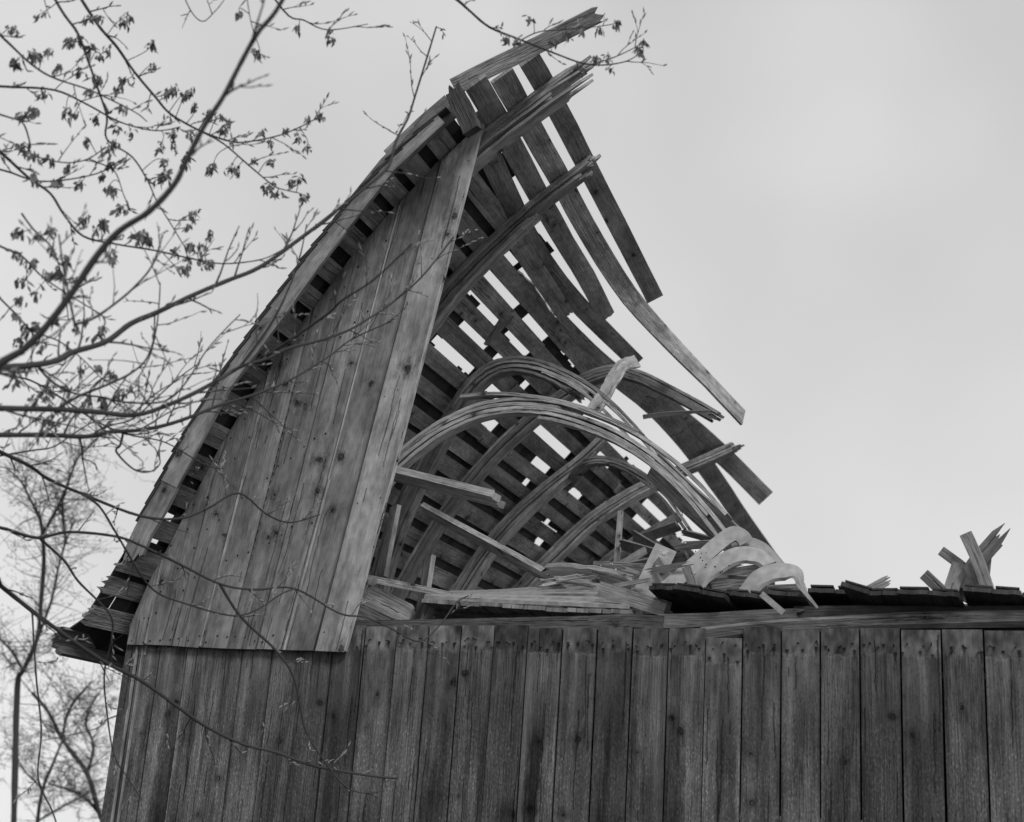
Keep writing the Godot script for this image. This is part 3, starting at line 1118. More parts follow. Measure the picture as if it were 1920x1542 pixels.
func zplank(px: Array, w: float, th: float, side: Vector3, o := {}) -> MB:
	var pts := []
	for p in px:
		pts.append(onz(p[0], p[1], p[2]))
	var mb := MB.new()
	sweep(mb, smooth(pts, 6) if pts.size() > 2 else pts, side, w, th, o)
	return mb

# flat specks lying on a plank: droppings or nail heads
func droppings(parent: Node3D, x: float, y: float, z: float, spread: float, count: int, called := "droppings") -> void:
	var mb := MB.new()
	for i in count:
		var p := onz(x + r(-1, 1) * spread, y + r(-0.35, 0.35) * spread, z)
		var d := (EYE - p).normalized()
		p += d * 0.014
		var a := d.cross(Vector3.UP).normalized()
		var b := a.cross(d)
		var q := r(0.003, 0.008) if called == "droppings" else r(0.003, 0.0045)
		var ring := []
		for k in 7:
			var g := TAU * k / 7.0
			ring.append(p + (a * cos(g) + b * sin(g) * r(0.7, 1.5)) * q * r(0.7, 1.2))
		for k in 7:
			mb.tri(p + d * 0.002, ring[k], ring[(k + 1) % 7], d, d, d, Vector2.ZERO, Vector2.RIGHT, Vector2.DOWN, Color.WHITE)
	part(called, mb, M.white if called == "droppings" else M.iron, parent).set_meta("kind", "stuff")

func build_loose_timber() -> void:
	# the pale arch of sprung laminations
	var o := thing("fallen_rib", "pale laminated rib sprung into a long arch over the debris", "rafter", onz(1365, 1000, -0.9))
	var base := [[690, 935, -.95], [745, 868, -.95], [800, 822, -.95], [850, 792, -.95], [900, 772, -.95], [950, 763, -.95], [1000, 762, -.95], [1050, 768, -.93], [1100, 782, -.92], [1160, 806, -.9], [1220, 842, -.88], [1280, 891, -.85], [1330, 944, -.82], [1368, 992, -.8]]
	var path := px_path(base)
	var ends := [[0.0, 0.98], [0.0, 0.55], [0.0, 1.0], [0.0, 0.93], [0.5, 1.0]]
	for k in 5:
		var pts := []
		var n := path.size()
		for i in range(int(ends[k][0] * (n - 1)), int(ends[k][1] * (n - 1)) + 1):
			var tt: Vector3 = (path[mini(i + 1, n - 1)] - path[maxi(i - 1, 0)]).normalized()
			var nn := tt.cross(Vector3.BACK).normalized()
			pts.append(path[i] + nn * (0.027 * k - 0.03 + 0.004 * sin(i * 0.17 + k * 2.1) + r(-0.001, 0.001)))
		var mb := MB.new()
		sweep(mb, pts, Vector3.BACK, 0.09 + r(-.01, .01), 0.022, {"tone": r(0.72, 1.0), "jag1": 0.06, "wob": 0.003})
		part("lamination", mb, M.wood, o)
	var mbt := zplank([[866, 746, -.93], [930, 741, -.93], [1000, 746, -.93], [1060, 757, -.92], [1120, 776, -.9], [1190, 808, -.88]], 0.07, 0.022, Vector3.BACK, {"tone": 0.95, "jag1": 0.04})
	part("lamination", mbt, M.wood, o)

	loose("timber", "short timber jutting out flat from behind the gable plank", "timber", zplank([[690, 876, -.30], [930, 936, -.34]], 0.17, 0.042, Vector3(0.0, 0.16, 1), {"tone": 0.80, "jag1": 0.02}), M.wood)
	loose("timber", "long straight beam lying aslant in front of the lower ribs", "timber", zplank([[801, 958, -1.6], [1066, 1102, -1.05]], 0.15, 0.034, Vector3(0.15, 0.22, 1), {"tone": 1.0, "jag0": 0.03}), M.wood)
	loose("timber", "weathered plank running level from the gable plank over the bracket", "timber", zplank([[684, 1084, -.22], [760, 1099, -.3], [846, 1117, -.4]], 0.075, 0.04, Vector3(0, -.1, 1), {"tone": 0.85, "wob": .003}), M.wood)
	# bracket
	var g := thing("bracket", "box-like plank bracket at the foot of the gable plank", "bracket", onz(700, 1170, -0.12))
	var mb := MB.new()
	var ol := []
	for p in [[701, 1098], [748, 1122], [759, 1127], [772, 1134], [776, 1141], [765, 1172], [681, 1134]]:
		ol.append(onz(p[0], p[1], -0.12))
	slab(mb, ol, Vector3.BACK, 0.022, {"tone": 0.62, "along": ol[1] - ol[0]})
	part("gusset", mb, M.wood, g)
	mb = MB.new()
	ol = []
	for p in [[680, 1136], [757, 1173], [745, 1180], [664, 1174], [670, 1150]]:
		ol.append(onz(p[0], p[1], -0.105))
	slab(mb, ol, Vector3.BACK, 0.022, {"tone": 0.42, "along": ol[1] - ol[0]})
	part("lower_board", mb, M.wood, g)
	part("post", plank([[662, 1160, -.15], [702, 1084, -.15]], 0.045, 0.05, 0.0, {"tone": 0.5}), M.wood, g)
	# studs
	for q in [["stud standing between two ribs behind the gable plank", [[742, 950, -.9], [716, 1084, -.85]], .10, 1.15], ["stud with a pale edge standing behind the fallen bracket", [[806, 1046, -.55], [786, 1176, -.45]], .10, 1.15], ["thin stud leaning at the left end of the pale fallen panel", [[825, 1120, -.5], [800, 1176, -.4]], .06, .4], ["splintered upright lath among the far ribs", [[1164, 960, -3.2], [1156, 1060, -3.0]], .04, .3]]:
		loose("stud", q[0], "stud", plank(q[1], q[2], 0.03, q[3], {"tone": 0.66}), M.wood)
	# timber block in front of the pale panel
	loose("timber", "thick sawn timber wedged between the pale panel and the dark roof piece", "timber", zplank([[1128, 1106, -.30], [1252, 1143, -.18]], 0.085, 0.05, Vector3(0.2, 0.95, 0.1), {"tone": 0.62, "jag0": .03}), M.wood)
	var up_plank := loose("plank", "upright plank with white droppings at its top end", "plank", plank([[1249, 1028, -.55], [1207, 1116, -.45]], 0.125, 0.022, 0.1, {"tone": 0.95}), M.pale)
	droppings(up_plank, 1247, 1036, -.53, 9, 8)
	loose("plank", "short plank leaning across the upright one with droppings", "plank", plank([[1232, 1052, -.45], [1262, 1096, -.40]], 0.06, 0.022, 0.5, {"tone": 0.75}), M.pale)
	loose("timber", "rotten broken timber resting on the upper edge of the pale panel", "timber", plank([[1036, 1070, -.95], [1110, 1075, -.9], [1190, 1097, -.8]], 0.075, 0.06, 0.45, {"tone": 0.80, "jag0": 0.06, "wob": .008}), M.wood)
	var lv_plank := loose("plank", "level plank spotted with droppings behind the rotten timber", "plank", plank([[1114, 1064, -1.1], [1218, 1070, -1.0]], 0.075, 0.022, 0.1, {"tone": 0.66}), M.wood)
	droppings(lv_plank, 1146, 1065, -1.06, 22, 12)
	loose("plank", "plank behind the rotten timber, lying lowest on the pale panel", "plank", plank([[1160, 1083, -.95], [1222, 1090, -.9]], 0.08, 0.022, 0.1, {"tone": 0.6}), M.wood)
	# bent-over end piece hanging across the sprung ribs
	loose("lath", "twisted short board hanging over the crossing of two sprung ribs", "board", plank([[1194, 678, -2.6], [1168, 686, -2.4], [1150, 712, -2.2], [1132, 742, -2.1], [1112, 770, -2.0]], 0.10, 0.02, 0.3, {"tone": 0.80, "jag1": 0.03, "wob": .004}), M.wood)
	loose("lath", "thin splinter running level under the broken end of a sprung rib", "splinter", plank([[1206, 782, -3.4], [1262, 775, -3.4], [1322, 772, -3.4]], 0.035, 0.02, 0.2, {"tone": 0.5, "taper": .6, "jag1": .04}), M.wood)
	# split board on the deck
	loose("lath", "split twisted lath hanging below the second rafter from the gable", "splinter", plank([[925, 470, -1.5], [960, 505, -1.8], [995, 535, -2.1], [1020, 575, -2.3], [1033, 590, -2.4]], 0.045, 0.02, 0.5, {"tone": 0.6, "wob": .008, "jag1": .06}), M.wood)
	# dark planks and trash deep inside
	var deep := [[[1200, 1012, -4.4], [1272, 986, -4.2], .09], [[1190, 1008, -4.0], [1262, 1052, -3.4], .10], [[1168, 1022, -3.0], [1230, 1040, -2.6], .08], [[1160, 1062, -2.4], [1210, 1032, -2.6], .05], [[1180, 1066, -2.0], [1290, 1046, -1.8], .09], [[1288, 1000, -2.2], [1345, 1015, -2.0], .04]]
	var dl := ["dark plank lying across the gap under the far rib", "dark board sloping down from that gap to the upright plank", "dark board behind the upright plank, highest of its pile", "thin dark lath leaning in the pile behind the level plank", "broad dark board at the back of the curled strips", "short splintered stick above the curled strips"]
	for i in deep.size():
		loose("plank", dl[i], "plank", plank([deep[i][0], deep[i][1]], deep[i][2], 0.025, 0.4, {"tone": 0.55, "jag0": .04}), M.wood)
	loose("lath", "pointed shard sticking out level behind the curled strips", "splinter", plank([[1290, 1023, -1.3], [1350, 1020, -1.2]], 0.05, 0.02, 0.2, {"tone": 0.6, "jag0": .08}), M.wood)
	loose("plank", "dark board hanging along the underside of the sprung ribs near the debris", "board", plank([[1225, 872, -1.35], [1290, 935, -1.3], [1345, 985, -1.25], [1392, 1030, -1.2]], 0.19, 0.022, 0.55, {"tone": 0.5}), M.wood)
	# curled laminations: outlines in the plane of the wall, width along the view
	var cs := Vector3(0.22, -0.62, 0.66)
	var strip0 := loose("curled_strip", "long pale strip rising from the pointed roof piece, its tip bent over", "strip", plank([[1250, 1104, -.25], [1300, 1062, -.35], [1345, 1022, -.45], [1374, 1002, -.5], [1391, 1007, -.52], [1399, 1018, -.53]], 0.085, 0.02, -0.35, {"tone": 1.0}), M.pale)
	droppings(strip0, 1320, 1045, -.36, 40, 12, "nails")
	var strip1 := loose("curled_strip", "broad pale strip bent into a low arch, its foot on the pointed roof piece", "strip", zplank([[1300, 1112, -.2], [1320, 1082, -.22], [1348, 1060, -.25], [1375, 1045, -.28], [1400, 1041, -.3], [1424, 1047, -.3], [1442, 1060, -.3]], 0.15, 0.02, cs, {"tone": 1.0}), M.pale)
	droppings(strip1, 1345, 1066, -.2, 28, 9, "nails")
	loose("curled_strip", "thin strip arching behind the broad bent one", "strip", zplank([[1375, 1030, -.6], [1400, 1019, -.6], [1428, 1027, -.6], [1450, 1046, -.6], [1472, 1070, -.6]], 0.10, 0.02, cs, {"tone": 0.8}), M.pale)
	loose("curled_strip", "pale strip curled into a hoop, its foot crossing the dark roof piece", "strip", zplank([[1398, 1116, -.12], [1420, 1090, -.15], [1445, 1076, -.18], [1472, 1073, -.2], [1492, 1080, -.2], [1502, 1098, -.2], [1507, 1110, -.2]], 0.15, 0.02, cs, {"tone": 1.0}), M.pale)
	loose("curled_strip", "narrow pale foot of a strip crossing the small dark roof piece", "strip", plank([[1428, 1114, .06], [1470, 1150, .05]], 0.03, 0.02, 0.0, {"tone": 0.9}), M.pale)
	loose("curled_strip", "narrow pale foot of the hoop strip ending at the wall plate", "strip", plank([[1504, 1104, .03], [1534, 1141, .03]], 0.022, 0.02, 0.0, {"tone": 0.95, "taper": .5}), M.pale)
	loose("plank", "grey plank seen through the low arch of the broad strip", "plank", plank([[1335, 1098, -.7], [1450, 1082, -.65]], 0.16, 0.022, 0.1, {"tone": 0.62}), M.wood)
	loose("plank", "small upright board leaning on the foot of the broad strip", "plank", plank([[1287, 1064, -.16], [1303, 1108, -.14]], 0.045, 0.022, 0.2, {"tone": 0.72}), M.wood)
	loose("plank", "pale shard poking up behind the upturned roof piece", "plank", plank([[1610, 1118, -.5], [1660, 1091, -.5]], 0.05, 0.02, 0.2, {"tone": 0.95, "jag1": .02}), M.wood)
	loose("plank", "grey plank behind the small roof piece, under the hoop strip", "plank", plank([[1440, 1108, -.45], [1510, 1105, -.45]], 0.06, 0.022, 0.0, {"tone": 0.66}), M.wood)

	for i in 26:
		var x := r(1010, 1400)
		var y := 1088.0 + r(-6, 14) - (18.0 if x > 1180 and x < 1420 else 0.0)
		var z := r(-0.9, -0.25)
		var sl := r(-0.4, 0.5)
		var ln := r(8, 34)
		var tn := r(0.35, 0.95)
		var look: String = ("dark" if tn < 0.52 else ("grey" if tn < 0.76 else "pale")) + (" short" if ln < 20 else " long")
		var spot: String = "lying on the pale fallen panel" if x < 1130 else ("by the foot of the upright plank" if x < 1270 else "among the curled strips")
		loose("splinter", look + " splinter of wood " + spot, "splinter", plank([[x - cos(sl) * ln, y - sin(sl) * ln * 0.6, z - r(-.1, .1)], [x + cos(sl) * ln, y + sin(sl) * ln * 0.6, z]], r(0.012, 0.04), r(0.006, 0.016), r(-.6, .6), {"tone": tn, "jag0": 0.03, "jag1": 0.05, "taper": r(.4, 1.0)}), M.wood, "litter of splinters behind the wall head")

func build_right_heap() -> void:
	var z := -0.55
	var L := [["straight plank standing tallest in the heap of splintered boards", [[1811, 1001], [1834, 1052], [1855, 1112]], .062, .72, 0.0, z + .1], ["splintered dark lamination bundle leaning out of the heap", [[1800, 1100], [1836, 1050], [1868, 1013]], .085, .42, 0.10, z - .05], ["short plank pointing up from the heap, upper of two", [[1765, 1033], [1803, 1061]], .05, .55, 0.0, z], ["plank standing under the upper short one in the heap", [[1800, 1057], [1780, 1118]], .075, .55, 0.0, z + .03], ["short plank pointing up from the heap, lower of two", [[1733, 1077], [1772, 1114]], .058, .55, 0.0, z + .06], ["dark broad board at the back of the heap", [[1792, 1120], [1822, 1062]], .14, .16, 0.0, z - .12], ["thin lath standing behind the tallest plank of the heap", [[1853, 1044], [1846, 1112]], .035, .5, 0.0, z - .1], ["plank running down across the dark board of the heap", [[1811, 1063], [1842, 1104]], .05, .5, 0.0, z + .07], ["low pale board at the foot of the heap", [[1750, 1114], [1785, 1116]], .05, .6, 0.0, z + .02]]
	for q in L:
		var px := []
		for p in q[1]:
			px.append([p[0], p[1], q[5]])
		loose("heap_plank", q[0], "plank", plank(px, q[2], 0.022, 0.15, {"tone": q[3], "jag1": q[4]}), M.wood)

# ---------------------------------------------------------------- trees
func bud(mb: MB, p: Vector3, d: Vector3, ln: float, wd: float) -> void:
	tube(mb, [p, p + d * ln * 0.35, p + d * ln * 0.7, p + d * ln], [wd * 0.35, wd, wd * 0.7, 0.0003], 5)

func wander(p: Vector3, d: Vector3, ln: float, n: int, up: float, amt: float) -> Array:
	var out := [p]
	var dd := d.normalized()
	for i in n:
		dd = (dd + Vector3(r(-1, 1), r(-1, 1) + up, r(-1, 1)) * amt).normalized()
		p += dd * ln / n
		out.append(p)
	return out

func twigs(mb: MB, bm: MB, path: Array, rad: Array, every: float, lo: float, hi: float, from := 0.0) -> void:
	var acc := 0.0
	var tot := 0.0
	for i in path.size() - 1:
		tot += (path[i] as Vector3).distance_to(path[i + 1])
	var run := 0.0
	for i in range(1, path.size()):
		var a: Vector3 = path[i - 1]
		var b: Vector3 = path[i]
		var l := a.distance_to(b)
		acc += l
		run += l
		if acc > every and run / tot > from:
			acc = r(-0.3, 0.3) * every
			var tt := (b - a).normalized()
			var sidev := tt.cross(Vector3(r(-1, 1), r(-1, 1), r(-1, 1))).normalized()
			var d := (tt * r(0.3, 1.0) + sidev * r(0.5, 1.0) + Vector3.UP * r(-0.1, 0.5)).normalized()
			var ln := r(lo, hi)
			var w := wander(b, d, ln, 5, 0.08, 0.16)
			var r0: float = clampf(rad[i] * 0.55, 0.0022, 0.0042)
			tube(mb, w, [r0, r0 * .85, r0 * .7, r0 * .6, r0 * .5, r0 * .4], 5)
			for k in range(1, 6):
				if rng.randf() < 0.7:
					var dk: Vector3 = ((w[k] - w[k - 1]).normalized() * 0.8 + Vector3(r(-1, 1), r(-.6, 1), r(-1, 1)) * 0.55).normalized()
					bud(bm, w[k], dk, r(0.018, 0.034), r(0.0026, 0.0044))
			if rng.randf() < 0.5:
				var w2 := wander(w[2], (d + sidev * r(-1, 1) + Vector3.UP * r(-.4, .6)).normalized(), ln * r(.3, .6), 4, 0.05, 0.2)
				tube(mb, w2, [r0 * .6, r0 * .5, r0 * .45, r0 * .4, r0 * .35], 5)
				for k in [2, 3, 4]:
					bud(bm, w2[k], ((w2[k] - w2[k - 1]).normalized() + Vector3(r(-1, 1), r(-1, 1), r(-1, 1)) * .4).normalized(), r(0.018, 0.034), r(.0026, .0042))

# branch traced in pixels [x, y]; depth runs from d0 to d1; widths in pixels at start and end
func branch_path(px: Array, d0: float, d1: float) -> Array:
	var pts := []
	for i in px.size():
		pts.append(at(px[i][0], px[i][1], lerpf(d0, d1, float(i) / (px.size() - 1))))
	return pts

func add_branch(tree: Node3D, trunk: Vector3, px: Array, d0: float, d1: float, w0: float, w1: float, every := 0.14, lo := 0.08, hi := 0.3, rooted := true, bm: MB = null, drop := 0.35) -> Array:
	var pts := branch_path(px, d0, d1)
	var mb := MB.new()
	var r0 := w0 * d0 / FOCAL * 0.5
	var r1 := w1 * d1 / FOCAL * 0.5
	var first := 0
	if rooted:
		var p: Vector3 = pts[0]
		var dir: Vector3 = (pts[0] - pts[1]).normalized()
		var on := Vector3(trunk.x, maxf(1.0, p.y - drop), trunk.z)
		pts = [on, p + dir * 0.55] + pts
		first = 2
	var path := smooth(pts, 5)
	var rad := []
	for i in path.size():
		var f := clampf((float(i) / 5.0 - first) / maxf(1.0, pts.size() - 1 - first), -0.3, 1.0)
		rad.append(lerpf(r0, r1, f) * r(0.93, 1.07))
	tube(mb, path, rad, 8)
	var own := bm == null
	if own:
		bm = MB.new()
	if every > 0:
		twigs(mb, bm, path, rad, every, lo, hi, 0.22 if rooted else 0.0)
	var br := part("branch", mb, M.bark, tree)
	if own and bm.v.size() > 0:
		part("buds", bm, M.bud, br).set_meta("kind", "stuff")
	return path

func leaf(mb: MB, p: Vector3, d: Vector3, nrm: Vector3, ln: float, wd: float, tone: float) -> void:
	var s := d.cross(nrm).normalized()
	var n1 := s.cross(d).normalized()
	var k := Color(tone, tone, tone)
	var fold := n1 * wd * r(0.15, 0.5)
	var curl := n1 * ln * r(-0.25, 0.1)
	var m := p + d * ln * 0.45
	var tip := p + d * ln + curl
	var lt := m + s * wd * 0.5 + fold
	var rt := m - s * wd * 0.5 + fold
	var q := p + d * ln * 0.78 + curl * 0.5
	var lt2 := q + s * wd * 0.28 + fold * 0.6
	var rt2 := q - s * wd * 0.28 + fold * 0.6
	var z := Vector2.ZERO
	mb.tri(p, lt, m, n1, n1, n1, z, Vector2.RIGHT, Vector2.DOWN, k)
	mb.tri(p, m, rt, n1, n1, n1, z, Vector2.RIGHT, Vector2.DOWN, k)
	mb.tri(m, lt, lt2, n1, n1, n1, z, Vector2.RIGHT, Vector2.DOWN, k)
	mb.tri(m, rt, rt2, n1, n1, n1, z, Vector2.RIGHT, Vector2.DOWN, k)
	mb.tri(m, lt2, tip, n1, n1, n1, z, Vector2.RIGHT, Vector2.DOWN, k)
	mb.tri(m, tip, rt2, n1, n1, n1, z, Vector2.RIGHT, Vector2.DOWN, k)

func leaf_cluster(tree: Node3D, c: Vector3, from: Vector3, sz: float, count: int) -> void:
	var tw := MB.new()
	var mid := from.lerp(c, 0.5) + Vector3(r(-.02, .02), r(-.01, .03), r(-.02, .02))
	tube(tw, smooth([from, mid, c], 4), [.0018, .0018, .0017, .0016, .0015, .0014, .0013, .0012, .001], 5)
	var cl := part("leaf_cluster", tw, M.bark, tree)
	var mb := MB.new()
	for i in count:
		var p := mid.lerp(c, r(0.4, 1.0)) + Vector3(r(-1, 1), r(-1, 1), r(-1, 1)) * sz * 0.35
		var d := Vector3(r(-0.6, 0.6), r(-1.7, -0.2), r(-0.6, 0.6)).normalized()
		var nr := Vector3(r(-1, 1), r(-.3, 1), r(-1, 1)).normalized()
		leaf(mb, p, d, nr, sz * r(0.4, 1.15), sz * r(0.22, 0.45), r(0.6, 1.5))
	part("leaves", mb, M.leaf, cl).set_meta("kind", "stuff")

func build_trees() -> void:
	# ---- tree with swelling buds, trunk left of the frame
	var tp := at(-760, 900, 5.0)
	var trunk := Vector3(tp.x, 0, tp.z)
	var t1 := thing("budding_tree", "tree with swelling buds, bare boughs reaching across the gable", "tree", trunk)
	var mb := MB.new()
	tube(mb, smooth([trunk - Vector3(0, .1, 0), trunk + Vector3(.03, 1.2, .02), trunk + Vector3(-.02, 2.6, .05), trunk + Vector3(.04, 4.2, 0), trunk + Vector3(0, 5.6, .1), trunk + Vector3(.1, 7.2, .1)], 4), [.19, .16, .15, .145, .14, .135, .13, .125, .12, .115, .11, .105, .1, .095, .09, .08, .07, .06, .05, .04, .02], 12)
	part("trunk", mb, M.bark, t1)
	add_branch(t1, trunk, [[10, 675], [39, 659], [78, 622], [127, 560], [182, 479], [225, 432], [280, 396], [327, 345], [349, 301], [385, 232], [418, 182], [454, 113], [483, 62], [519, 18], [560, -60]], 3.90, 3.90, 15, 8, 0.16, 0.06, 0.22)
	add_branch(t1, trunk, [[0, 690], [52, 686], [104, 677], [135, 661], [198, 641], [245, 607], [294, 586], [365, 552], [427, 526], [487, 501], [558, 451], [622, 402], [683, 353], [728, 312], [743, 263], [765, 221], [777, 184], [806, 90], [818, 50]], 4.40, 5.80, 14, 3, 0.09, 0.08, 0.30)
	add_branch(t1, trunk, [[0, 766], [104, 768], [182, 773], [247, 779], [299, 766], [365, 737], [417, 708], [453, 687], [499, 673], [541, 653], [598, 639], [654, 619], [698, 593], [731, 571], [790, 520], [850, 445]], 4.60, 6.00, 11, 3, 0.07, 0.08, 0.30)
	add_branch(t1, trunk, [[448, 690], [488, 637], [510, 604], [535, 555], [560, 490], [575, 420]], 5.20, 5.20, 6, 2, 0.10, 0.08, 0.2, false)
	add_branch(t1, trunk, [[500, 668], [532, 646], [587, 608], [620, 584], [643, 562], [700, 525], [772, 458]], 5.30, 4.90, 6, 3, 0.12, 0.06, 0.16, false)
	add_branch(t1, trunk, [[0, 816], [86, 816], [161, 819], [208, 810], [260, 807], [312, 797], [365, 779], [406, 762], [462, 745], [499, 732], [541, 714], [576, 694], [620, 666], [660, 636], [735, 602]], 4.90, 6.20, 10, 2.5, 0.06, 0.08, 0.30)
	add_branch(t1, trunk, [[0, 848], [40, 866], [64, 880], [93, 900], [160, 929], [260, 967], [335, 973], [389, 954], [447, 925], [500, 965], [545, 980], [600, 965]], 5.40, 6.40, 8, 2.5, 0.10, 0.06, 0.22)
	add_branch(t1, trunk, [[0, 990], [17, 994], [69, 1009], [129, 998], [215, 1006], [266, 1024], [340, 1060], [414, 1096], [477, 1106], [552, 1104], [635, 1150], [685, 1158], [735, 1180], [786, 1203], [825, 1172], [856, 1130], [878, 1118]], 5.70, 6.80, 6.5, 2.5, 0.14, 0.05, 0.2)
	add_branch(t1, trunk, [[412, 1096], [452, 1158], [518, 1221], [552, 1275], [572, 1367], [606, 1425], [643, 1471], [677, 1487], [720, 1484]], 6.30, 6.60, 5.5, 2.5, 0.14, 0.05, 0.16, false)
	add_branch(t1, trunk, [[0, 1098], [17, 1112], [77, 1159], [142, 1206], [202, 1245], [266, 1278], [340, 1331], [385, 1362], [456, 1396], [520, 1412], [581, 1435], [643, 1447], [700, 1456], [745, 1460]], 5.70, 6.80, 9, 4, 0.12, 0.06, 0.26)
	add_branch(t1, trunk, [[150, 925], [185, 949], [215, 996], [240, 1039], [266, 1082], [292, 1110], [331, 1127], [427, 1154], [477, 1146], [531, 1112], [560, 1104]], 5.60, 6.30, 5, 2.5, 0.14, 0.05, 0.18, false)
	add_branch(t1, trunk, [[74, 1010], [120, 1052], [146, 1090], [189, 1133], [210, 1163], [208, 1206], [195, 1266], [202, 1352], [215, 1421], [240, 1460], [266, 1502]], 5.90, 6.20, 5, 2, 0.16, 0.05, 0.16, false)
	add_branch(t1, trunk, [[60, 1148], [67, 1266], [77, 1370], [71, 1460], [97, 1520], [110, 1560]], 5.80, 5.80, 3.5, 3, 0.2, 0.03, 0.12, false)
	add_branch(t1, trunk, [[238, 1280], [237, 1330], [200, 1350], [176, 1368], [81, 1389]], 6.00, 5.60, 3, 1.5, 0.3, 0.03, 0.08, false)
	# medium boughs through the tangle on the left
	add_branch(t1, trunk, [[140, 610], [130, 560], [118, 500], [110, 440]], 4.40, 4.20, 5, 3, 0.07, 0.06, 0.2, false)
	add_branch(t1, trunk, [[142, 608], [175, 597], [212, 572], [250, 540], [285, 498], [305, 440]], 4.40, 4.80, 6, 3, 0.07, 0.08, 0.25, false)
	add_branch(t1, trunk, [[72, 690], [100, 718], [140, 738], [190, 745], [240, 755], [310, 752], [350, 715], [385, 660], [420, 620], [450, 590]], 4.70, 5.20, 5, 2, 0.06, 0.08, 0.26, false)
	add_branch(t1, trunk, [[110, 765], [150, 742], [200, 722], [245, 700], [275, 672], [292, 620], [298, 570], [300, 530]], 4.70, 5.00, 6, 2, 0.06, 0.08, 0.24, false)
	add_branch(t1, trunk, [[230, 815], [225, 835], [218, 848], [250, 880], [280, 885], [300, 868], [290, 840]], 5.20, 5.40, 5, 2, 0.06, 0.05, 0.18, false)
	add_branch(t1, trunk, [[165, 820], [200, 800], [250, 785], [300, 740], [340, 705], [375, 680]], 5.10, 5.50, 4, 2, 0.06, 0.08, 0.24, false)
	add_branch(t1, trunk, [[0, 700], [60, 715], [120, 750], [180, 790], [240, 815], [310, 830], [380, 870], [420, 880]], 5.30, 6.00, 4, 2, 0.06, 0.06, 0.24)
	add_branch(t1, trunk, [[290, 590], [286, 650], [270, 690], [250, 720]], 5.00, 4.80, 3, 2, 0.06, 0.06, 0.2, false)
	add_branch(t1, trunk, [[0, 855], [60, 845], [100, 838], [140, 812], [180, 790], [235, 785]], 5.50, 5.80, 3.5, 2, 0.06, 0.06, 0.2)

	# ---- tree in young leaf, higher and a little farther
	var lp := at(-820, 300, 5.6)
	var lt := Vector3(lp.x, 0, lp.z)
	var t2 := thing("leafing_tree", "tree with clusters of small young leaves hanging against the sky", "tree", lt)
	mb = MB.new()
	tube(mb, smooth([lt - Vector3(0, .1, 0), lt + Vector3(-.05, 1.8, 0), lt + Vector3(.05, 3.8, .05), lt + Vector3(0, 5.8, 0), lt + Vector3(.3, 7.6, 0), lt + Vector3(1.0, 9.0, 0)], 4), [.2, .17, .165, .16, .155, .15, .145, .14, .135, .13, .125, .12, .11, .1, .09, .08, .07, .06, .05, .04, .03], 12)
	part("trunk", mb, M.bark, t2)
	var paths := []
	var lb := [
		[[[40, -160], [120, -50], [167, 22], [189, 54], [218, 87], [251, 134], [291, 182], [316, 211], [349, 232], [378, 247], [418, 269], [465, 309], [508, 345], [525, 354], [560, 362]], 5.2, 5.4, 7, 2, true],
		[[[378, 247], [420, 262], [454, 267], [523, 254], [581, 229], [603, 214]], 5.35, 5.4, 4, 1.6, false],
		[[[60, -80], [114, 18], [145, 62], [167, 120], [182, 163], [200, 218], [200, 261], [247, 294], [276, 338], [294, 378], [320, 420], [350, 470]], 5.0, 5.2, 6, 2, true],
		[[[0, 66], [18, 83], [58, 120], [98, 145], [163, 167], [203, 185], [254, 211], [275, 228]], 4.9, 5.1, 5, 2, true],
		[[[0, 162], [18, 163], [102, 169], [163, 196], [225, 229], [291, 245], [338, 238]], 5.0, 5.2, 5, 2, true],
		[[[0, 285], [18, 301], [54, 334], [94, 363], [120, 403], [156, 443], [218, 458], [291, 470], [349, 483], [407, 494], [458, 492], [501, 483], [540, 462]], 4.9, 5.3, 6, 2, true],
		[[[0, 318], [18, 323], [73, 340], [145, 334], [196, 320], [225, 300]], 5.1, 5.1, 4, 2, true],
		[[[165, 298], [200, 312], [218, 327], [232, 367], [245, 395]], 5.1, 5.1, 3, 1.5, false],
		[[[0, 215], [40, 228], [55, 265], [60, 290], [120, 305], [165, 298], [198, 275]], 4.9, 5.0, 3.5, 2, true],
		[[[0, 462], [40, 480], [80, 520], [140, 560], [190, 590]], 4.8, 5.0, 4, 2, true],
		[[[40, 400], [62, 430], [100, 470], [120, 540], [128, 600]], 4.7, 4.8, 4, 2, false],
		[[[0, 560], [30, 590], [60, 620], [110, 640], [150, 670], [190, 710]], 4.8, 5.0, 4, 2, true],
		[[[620, -160], [760, -60], [850, -5], [878, 18], [918, 51], [977, 75], [1035, 98], [1090, 118], [1130, 122], [1174, 115], [1200, 100]], 5.4, 5.6, 6, 1.8, true],
		[[[977, 75], [1010, 60], [1060, 55], [1120, 50], [1165, 42]], 5.5, 5.5, 2.5, 1.5, false],
		[[[1110, 121], [1150, 108], [1185, 92], [1208, 78]], 5.5, 5.5, 2.5, 1.5, false],
		[[[330, -60], [352, 10], [378, 40], [402, 22], [420, 0]], 5.2, 5.2, 2.5, 1.5, true],
		[[[440, -120], [530, 18], [570, 38], [615, 56], [690, 45]], 5.2, 5.4, 4, 1.6, true],
		[[[455, -60], [470, 40], [486, 90], [484, 108]], 5.0, 5.0, 2, 1.5, true]]
	for b in lb:
		paths.append(add_branch(t2, lt, b[0], b[1], b[2], b[3], b[4], 0.09, 0.04, 0.16, b[5], null, -0.1))
